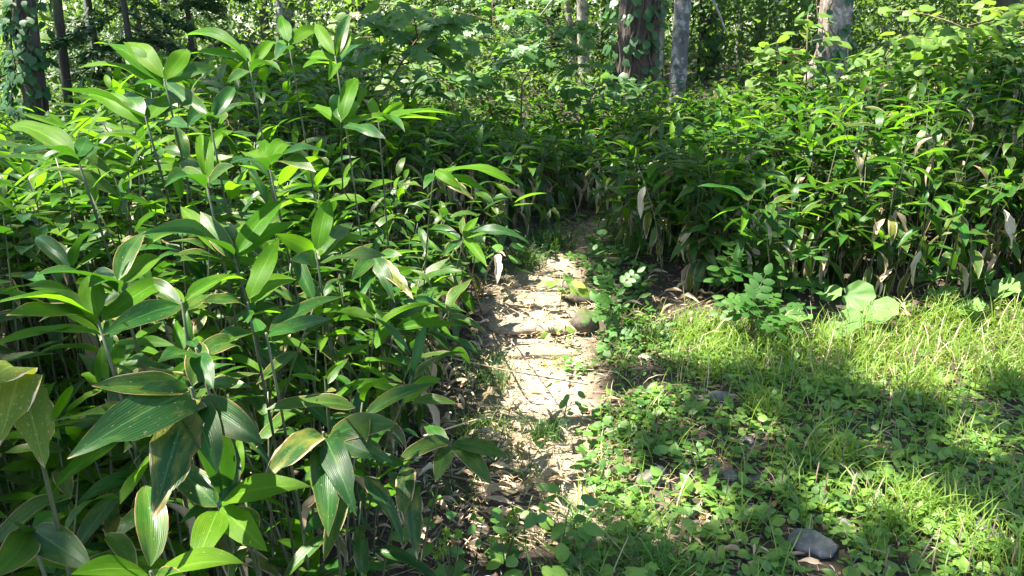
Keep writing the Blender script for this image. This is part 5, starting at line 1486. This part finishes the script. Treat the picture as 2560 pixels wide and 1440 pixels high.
def litter():
    s = Soup()
    Tn = blade(3, 1, 0.16, 0.5, 0.3, 0, 0.3, 3)
    Tw = dict(V=np.array([(-0.012, 0, 0), (0.012, 0, 0), (0.012, 1, 0.01), (-0.012, 1, 0.01), (0, 0.5, 0.025)], float), F=np.array([(0, 1, 4), (1, 2, 4), (2, 3, 4), (3, 0, 4)]), U=np.array([(0, 0), (1, 0), (1, 1), (0, 1), (.5, .5)], float))
    k = 70000
    P, z, pr = scatter(k, -3.2, 4.2, 1.0, 7.5)
    pd = path_dist(P[:, 0], P[:, 1])
    dens = 0.9 * sstep(0.35, 0.0, pd) + 0.3 * (pr[:, 0] < 1250)
    dens = np.where(clear_mask(pr) & (pd > 0.05), 0.5, dens)
    dens = dens + 0.5 * np.exp(-(((pr[:, 0] - 1680) / 90) ** 2 + ((pr[:, 1] - 790) / 50) ** 2))
    dens = dens + 0.9 * np.exp(-(((pr[:, 0] - 1290) / 150) ** 2 + ((pr[:, 1] - 1180) / 90) ** 2)) + 0.5 * np.exp(-(((pr[:, 0] - 1780) / 160) ** 2 + ((pr[:, 1] - 1270) / 110) ** 2))
    dens = dens + 0.55 * ((pr[:, 0] > 930) & (pr[:, 0] < 1400) & (pr[:, 1] > 1130))
    dens = np.maximum(dens, 0.22)
    ok = rng.random(k) < dens * np.clip(0.4 + fbm(P[:, 0] * 3, P[:, 1] * 3, 2.5), 0, 1)
    P, z, pd = P[ok], z[ok], pd[ok]; n = len(P)
    az = rng.random(n) * 6.283
    el = rng.normal(0.02, 0.14, n)
    d = np.stack([np.cos(az) * np.cos(el), np.sin(az) * np.cos(el), np.sin(el)], 1)
    nr = np.array([0, 0, 1.0]) + rng.normal(0, 0.25, (n, 3))
    kind = rng.random(n)
    for lo, hi, T, a, b, m in ((0, .40, Tn, .015, .065, 0), (.40, .90, Tw, .03, .12, 1), (.90, 1.0, WOVAL, .012, .032, 2)):
        q = (kind >= lo) & (kind < hi); c = int(q.sum())
        s.inst(T, frames(d[q], nr[q]) * (a + (b - a) * rng.random(c) ** 1.5)[:, None, None], np.column_stack([P[q], z[q] + slab_lift(P[q]) + 0.008 + 0.018 * rng.random(c)]), None, m)
    k = 5200
    P, z, pr = scatter(k, -1.2, 2.0, 1.3, 5.2)
    ok = (inpoly(pr[:, 0], pr[:, 1], [(960, 1440), (1000, 1150), (1060, 950), (1130, 820), (1230, 760), (1260, 900), (1300, 1000), (1450, 1080), (1480, 1250), (1250, 1440)]) & (rng.random(k) < 0.5)) | (inpoly(pr[:, 0], pr[:, 1], [(1540, 700), (1800, 730), (1800, 800), (1560, 840)]) & (rng.random(k) < 0.35))
    P, z = P[ok], z[ok]; n2 = len(P)
    az = rng.random(n2) * 6.283; el = np.abs(rng.normal(0, 0.35, n2))
    d = np.stack([np.cos(az) * np.cos(el), np.sin(az) * np.cos(el), np.sin(el)], 1)
    w = rng.random(n2) < 0.5
    for q, T in ((w, LODRY[0]), (~w, LODRY[1])):
        s.inst(T, frames(d[q], np.array([0, -0.2, 1.0]) + rng.normal(0, 0.5, (int(q.sum()), 3))) * (0.035 + 0.08 * rng.random(int(q.sum())) ** 1.5)[:, None, None], np.column_stack([P[q], z[q] + 0.01 + 0.04 * rng.random(int(q.sum()))]), None, 3)
    o = s.build('leaf_litter', [M_LITTER, M_CULM_DRY, M_BROWN, M_SASA[3]])
    tag(o, 'dry tan leaf litter and straw over the path', 'litter', None, 'stuff')
    print('litter', n)
litter()

# tufts that stand out as single plants
def tuft(name, label, px, py, n, h, mat, spread=0.05, cat='grass tuft', group='grass tufts', bend=1, seed=0):
    rs = np.random.default_rng(seed)
    P = ground_px(px, py)
    root = np.array([P[0], P[1], float(height(P[0], P[1]))])
    e = thing(name, label, cat, root, group)
    for k in range(3):
        s = Soup()
        m = n // 3
        az = rs.random(m) * 6.283
        d = np.stack([np.cos(az), np.sin(az), np.zeros(m)], 1)
        b = np.column_stack([rs.normal(0, spread, (m, 2)), np.zeros(m)])
        s.inst(GR[k], frames(d, np.array([0, 0, 1.0]) + rs.normal(0, 0.2, (m, 3))) * (h * (0.6 + 0.6 * rs.random(m)))[:, None, None] * np.array([1.2, 1, 1]), b, rs.random(m))
        s.build('blades', [mat], e)['kind'] = 'stuff'
TUFTS = [('dark sedge tuft at the sunny front edge of the clearing', 1632, 860, 240, .13, M_SEDGE, .05), ('dark sedge clump on the left bank near the path bend', 1385, 612, 240, .2, M_SEDGE, .08),
         ('small sedge clump left of the path bend below bamboo', 1320, 655, 160, .16, M_SEDGE, .06), ('dark grass clump between litter and the dirt path', 1365, 1085, 150, .14, M_SEDGE, .04),
         ('bright grass tuft beside the dark sedge tuft', 1760, 850, 260, .13, M_GRASS, .09), ('green grass tuft beside the dry hanging leaves', 1180, 1090, 110, .12, M_GRASS, .05),
         ('arching grass clump at the bottom edge in the centre', 1660, 1425, 90, .17, M_CLOVER, .04), ('yellowish grass clump at the lower right', 2330, 1290, 150, .17, M_GRASS, .07),
         ('grass clump with long blades in the bottom right corner', 2500, 1420, 120, .17, M_GRASS, .06), ('tall bending grass clump at the right of the clearing', 2300, 1000, 120, .2, M_GRASS, .06),
         ('grass tuft beside the pale flat stone', 1900, 1030, 110, .15, M_GRASS, .05), ('broad bladed grass at the foot of the right bank', 2350, 800, 70, .2, M_GRASS, .05),
         ('thin grass tuft left of the lowest stone step', 1235, 960, 130, .13, M_SEDGE, .06), ('grass tuft growing on the sunlit path before the steps', 1390, 905, 60, .1, M_GRASS, .04),
         ('long grass clump in the middle of the clearing', 2080, 1150, 100, .18, M_GRASS, .05), ('light grass clump at the right edge of the clearing', 2520, 980, 140, .2, M_GRASS, .08)]
for i, (lab, a, b, n, h, m, sp) in enumerate(TUFTS):
    tuft('grass_tuft', lab, a, b, n, h, m, sp, seed=i)

# plantains in the clearing, one by one
def rosettes(k=150):
    cnt = 0
    tries = 0
    pts = []
    while cnt < k and tries < 6000:
        tries += 1
        a, b = R.uniform(1560, 2600), 930 + 540 * R.random()
        g = ground_px(a, b)
        pr = proj(g[None])
        if not clear_mask(pr)[0] or any(math.hypot(g[0] - x, g[1] - y) < r + 0.05 for x, y, r in STONE_AT): continue
        if R.random() > float(cover_density(np.array([[g[0], g[1]]]), pr)[0]) * float(0.25 + 0.75 * sstep(1600, 2000, a)): continue
        if any(math.hypot(g[0] - u, g[1] - v) < 0.085 for u, v in pts): continue
        pts.append((g[0], g[1]))
        root = np.array([g[0], g[1], float(height(g[0], g[1]))])
        n = R.randint(4, 7)
        s0 = R.uniform(0.038, 0.066)
        size = 'large' if s0 > 0.058 else ('small' if s0 < 0.047 else 'middling')
        e = thing('plantain', label_near('%s plantain with %s leaves' % (size, NUM[n]), root), 'plantain', root, 'plantains in the clearing')
        a0 = R.random() * 6.28
        for q in range(n):
            az = a0 + q * 6.283 / n + R.gauss(0, 0.2); el = R.uniform(0.15, 0.7)
            d = np.array([math.cos(az) * math.cos(el), math.sin(az) * math.cos(el), math.sin(el)])
            nr = np.array([-math.cos(az) * math.sin(el), -math.sin(az) * math.sin(el), math.cos(el)]) + rng.normal(0, 0.12, 3)
            put_leaf(e, root, root + d * 0.02 + np.array([0, 0, 0.01]), d, nr, s0 * R.uniform(0.8, 1.25), PLT[q % 2], 'plt%d' % (q % 2), M_PLANT)
        if R.random() < 0.3:
            hh = R.uniform(0.09, 0.17)
            V, F, U = tube([(0, 0, 0), (0.01, 0, hh * 0.5), (0.012, 0.01, hh * 0.55), (0.015, 0.01, hh)], [0.0012, 0.0012, 0.003, 0.0015], 5)
            link('flower_spike', mesh_from('flower_spike', V, F, U, None, None, [M_TWIG]), e)
        cnt += 1
PLT = [blade(6, 2, 0.62, 0.6, 0.10, 0.12, 0.0, 31, blunt=0.75), blade(6, 2, 0.52, 0.9, 0.14, 0.14, 0.2, 32, blunt=0.72)]
rosettes()

# dead leaves that can be picked out, fallen canes, twigs
DEAD = [(1215, 1010, 60, .14), (1160, 1040, 100, .13), (1120, 1075, 80, .15), (1170, 1100, 20, .14), (1095, 900, 75, .12), (1225, 1180, 30, .1), (1250, 1130, -20, .12), (1300, 1230, 10, .11), (1285, 1110, 60, .11), (1400, 1180, 140, .1), (1350, 1250, 50, .1), (1190, 1250, 20, .12), (1480, 1365, 150, .16), (1050, 985, 20, .13), (1010, 950, 70, .14), (880, 985, 80, .14), (940, 905, 40, .13), (700, 1160, 20, .12), (1080, 1275, 60, .12), (1320, 990, 10, .08), (1420, 940, 100, .08), (1300, 905, 30, .09), (1260, 855, 60, .1), (1290, 760, 20, .1), (1400, 760, 70, .08), (1330, 690, 10, .1), (1590, 905, 30, .11), (1640, 890, 110, .1), (1700, 760, 60, .14), (1740, 740, 80, .12), (1660, 740, 40, .12), (1620, 700, 20, .12), (1800, 735, 60, .14), (1710, 1330, 20, .09), (1850, 1400, 160, .1), (1990, 1425, 30, .09), (1500, 1010, 20, .09), (1560, 1005, 10, .1), (1440, 1040, 40, .08), (1100, 1190, 120, .12), (1150, 1160, 160, .12), (1200, 1300, 40, .12), (1270, 1290, 100, .1), (2290, 790, 20, .13), (2240, 800, 70, .12), (2400, 795, 10, .12), (1130, 945, 100, .12), (1060, 1090, 80, .12), (1010, 1330, 40, .12), (1370, 1200, 30, .09), (1330, 1160, 80, .09), (1420, 1140, 20, .09)]
for i, (a, b, ang, L) in enumerate(DEAD):
    g = ground_px(a, b)
    an = math.radians(ang)
    up = 0.75 if (a, b) in ((1160, 1040), (1120, 1075), (1095, 900), (1215, 1010), (880, 985)) else R.uniform(0.02, 0.25)
    d = np.array([math.cos(an), -math.sin(an) * 0.8, up])
    z = float(height(g[0], g[1]))
    root = np.array([g[0], g[1], z + 0.025])
    o = link('dead_leaf', leafmesh(DRYT[i % 3], 'd%d' % (i % 3), M_SASA[3]), None, mat4(frames(d[None], (np.array([0, -0.35, 1.0]) + rng.normal(0, 0.2, 3))[None])[0], root, L))
    tag(o, label_near('curled dry tan leaf lying %s' % ('upright' if up > .5 else 'flat'), root), 'dead leaf', 'fallen dead leaves')

def cane(label, pts, r, mat, name='fallen_cane', cat='cane'):
    P = np.array([at(*p) if len(p) == 3 else ground_px(*p) + np.array([0, 0, 0.02]) for p in pts])
    o = link(name, culm_mesh(P - P[0], r, r * 0.7, mat, int(P[0][0] * 100) % 97)); o.location = P[0]
    tag(o, label, cat, 'fallen canes and twigs')
cane('thin yellow cane crossing low over the sunlit path', [(1130, 895, 3.1), (1260, 925, 3.15), (1470, 962, 3.2)], .0032, M_CULM_DRY)
cane('orange-brown thin cane pointing at the foreground litter', [(1060, 1090, 2.35), (1160, 1058, 2.45), (1240, 1035, 2.6)], .0028, M_CULM_DRY)
cane('grey cane lying from the dark bamboo towards the bottom', [(1090, 1195), (1300, 1240), (1480, 1310), (1580, 1420)], .0035, M_CULM_DRY)
cane('pale straight cane lying beside the dangling leaves', [(1110, 1230), (1200, 1290), (1300, 1370)], .003, M_CULM_DRY)
cane('tan cane lying in the litter left of the dirt path', [(1190, 1052), (1250, 1058), (1318, 1062)], .004, M_CULM_DRY)
cane('pale forked twig over the topmost stone step', [(1200, 745), (1260, 735), (1300, 690)], .004, M_CULM_DRY, 'twig', 'twig')
cane('thin twig lying along the topmost stone step', [(1215, 745), (1300, 743), (1400, 748)], .0035, M_CULM_DRY, 'twig', 'twig')
cane('bent brown stalk leaning beside the hidden grey rock', [(1205, 790), (1180, 700, 3.3), (1150, 610, 3.2)], .005, M_TWIG, 'twig', 'twig')
cane('pale stick lying in the straw right of the boulder', [(1580, 880), (1650, 850), (1720, 815)], .004, M_CULM_DRY, 'twig', 'twig')
cane('thin straw stalk lying across the clearing edge', [(1680, 790), (1760, 760), (1850, 700, 4.6)], .003, M_CULM_DRY, 'twig', 'twig')
cane('wooden chip stick at the bottom edge of the clearing', [(1870, 1425), (1940, 1400), (2010, 1395)], .008, M_CULM_DRY, 'twig', 'twig')
cane('light stick lying in herbs right of the dirt path', [(1540, 1000), (1600, 998), (1640, 1010)], .004, M_CULM_DRY, 'twig', 'twig')

def brushheap():
    rs = np.random.default_rng(9)
    C = ground_px(400, 560); C[2] = float(height(C[0], C[1]))
    e = thing('brush_heap', 'dark heap of fallen twigs behind the left bamboo stems', 'brush heap', C)
    for k in range(70):
        a = rs.normal(0, 0.45, 3) * np.array([1.3, 0.7, 0.35]) + np.array([0, 0, 0.22])
        b = a + rs.normal(0, 0.3, 3) * np.array([1.4, 1, 0.5])
        a[2], b[2] = max(a[2], 0.0), max(b[2], 0.0)
        V, F, U = tube(curve_pts(a, b, rs.normal(0, 0.05, 3), 5), np.linspace(0.008, 0.003, 5), 4)
        link('twig', mesh_from('twig', V, F, U, None, None, [M_TWIG]), e)
brushheap()

# small flowering weed and leafy seedlings at the bottom centre
def weed(label, px, py, heads, dist):
    g = ground_px(px, py); root = np.array([g[0], g[1], float(height(g[0], g[1]))])
    e = thing('weed', label, 'weed', root, 'small weeds')
    for a, b in heads:
        P = at(a, b, dist)
        V, F, U = tube(curve_pts(np.zeros(3), P - root, (0.01, 0, 0.02), 6), np.linspace(0.002, 0.0012, 6), 5)
        st = link('stem', mesh_from('stem', V, F, U, None, None, [M_CULM]), e)
        s = Soup(); k = 26
        d = unit(rng.normal(0, 1, (k, 3)))
        s.inst(DIAM, frames(d, unit(rng.normal(0, 1, (k, 3)))) * 0.011, np.tile(P - root, (k, 1)) + d * 0.002)
        s.build('seed_head', [M_GRASS], st)
    for q in range(6):
        az = q * 1.05; d = np.array([math.cos(az), math.sin(az), 0.5])
        put_leaf(e, root, root + np.array([0, 0, 0.03]), d, (0, 0, 1.0), 0.07, MAPLE, 'maple', M_CLOVER)
weed('weed with round green seed heads at the bottom centre', 1120, 1480, [(1115, 1330), (1145, 1335), (1105, 1375), (1108, 1350), (1090, 1385)], 1.75)
weed('thin weed with spiky heads right of the dangling leaves', 1260, 1420, [(1228, 1350), (1258, 1345), (1287, 1305), (1285, 1280)], 1.85)

def seedling(label, px, py, h, n, leaf, T, key, mat, seed):
    g = ground_px(px, py); z = float(height(g[0], g[1]))
    stem = np.array([[g[0], g[1], z], [g[0] + .01, g[1], z + h * .5], [g[0] + .02, g[1] - .01, z + h]])
    sapling('seedling', label, stem, max(3, n // 4), n, leaf, T, key, mat, leaf * 1.6, 0.3, 'seedling', 'leafy seedlings along the path', 0.003, seed, 0.3, M_CULM)
seedling('small bushy herb among dead leaves at the bottom centre', 1190, 1400, .13, 18, .045, OVAL, 'oval', M_CLOVER, 21)
seedling('low herb below the dangling bamboo leaves', 1080, 1430, .12, 16, .05, HEART, 'heart', M_CLOVER, 22)
seedling('pale green herb at the front of the foreground litter', 1310, 1330, .12, 18, .04, OVAL, 'oval', M_PLANT, 23)
seedling('leafy seedling at the edge of the foreground litter', 1500, 1200, .14, 16, .042, OVAL, 'oval', M_CLOVER, 1)
seedling('bushy green seedling at the bottom centre', 1400, 1400, .18, 18, .055, OVAL, 'oval', M_CLOVER, 2)
seedling('broad-leaved seedling at the bottom edge', 1300, 1470, .12, 14, .06, WOVAL, 'woval', M_PLANT, 3)
seedling('lobed seedling at the bottom right of the centre', 1560, 1440, .12, 16, .05, MAPLE, 'maple', M_PLANT, 4)
seedling('bright seedling on the sunlit path before the steps', 1390, 850, .12, 14, .045, OVAL, 'oval', M_GRASS, 5)
seedling('narrow seedling above the low mossy rock', 1400, 760, .22, 12, .07, OVAL, 'oval', M_GRASS, 6)
seedling('yellow-green seedling at the far bend beside the path', 1560, 535, .25, 16, .08, WOVAL, 'woval', M_LINDEN, 7)
seedling('dark seedling in the sedge beside the dirt path', 1410, 1030, .12, 12, .04, OVAL, 'oval', M_CLOVER, 8)
seedling('herb seedling on the right edge of the sunlit path', 1530, 900, .12, 16, .04, HEART, 'heart', M_CLOVER, 9)
seedling('lush seedling left of the stone steps', 1240, 700, .25, 16, .09, OVAL, 'oval', M_CLOVER, 10)
seedling('shaded seedling under the bright pointing leaf', 1110, 830, .2, 14, .08, OVAL, 'oval', M_CLOVER, 11)
print('objects', len(bpy.data.objects))
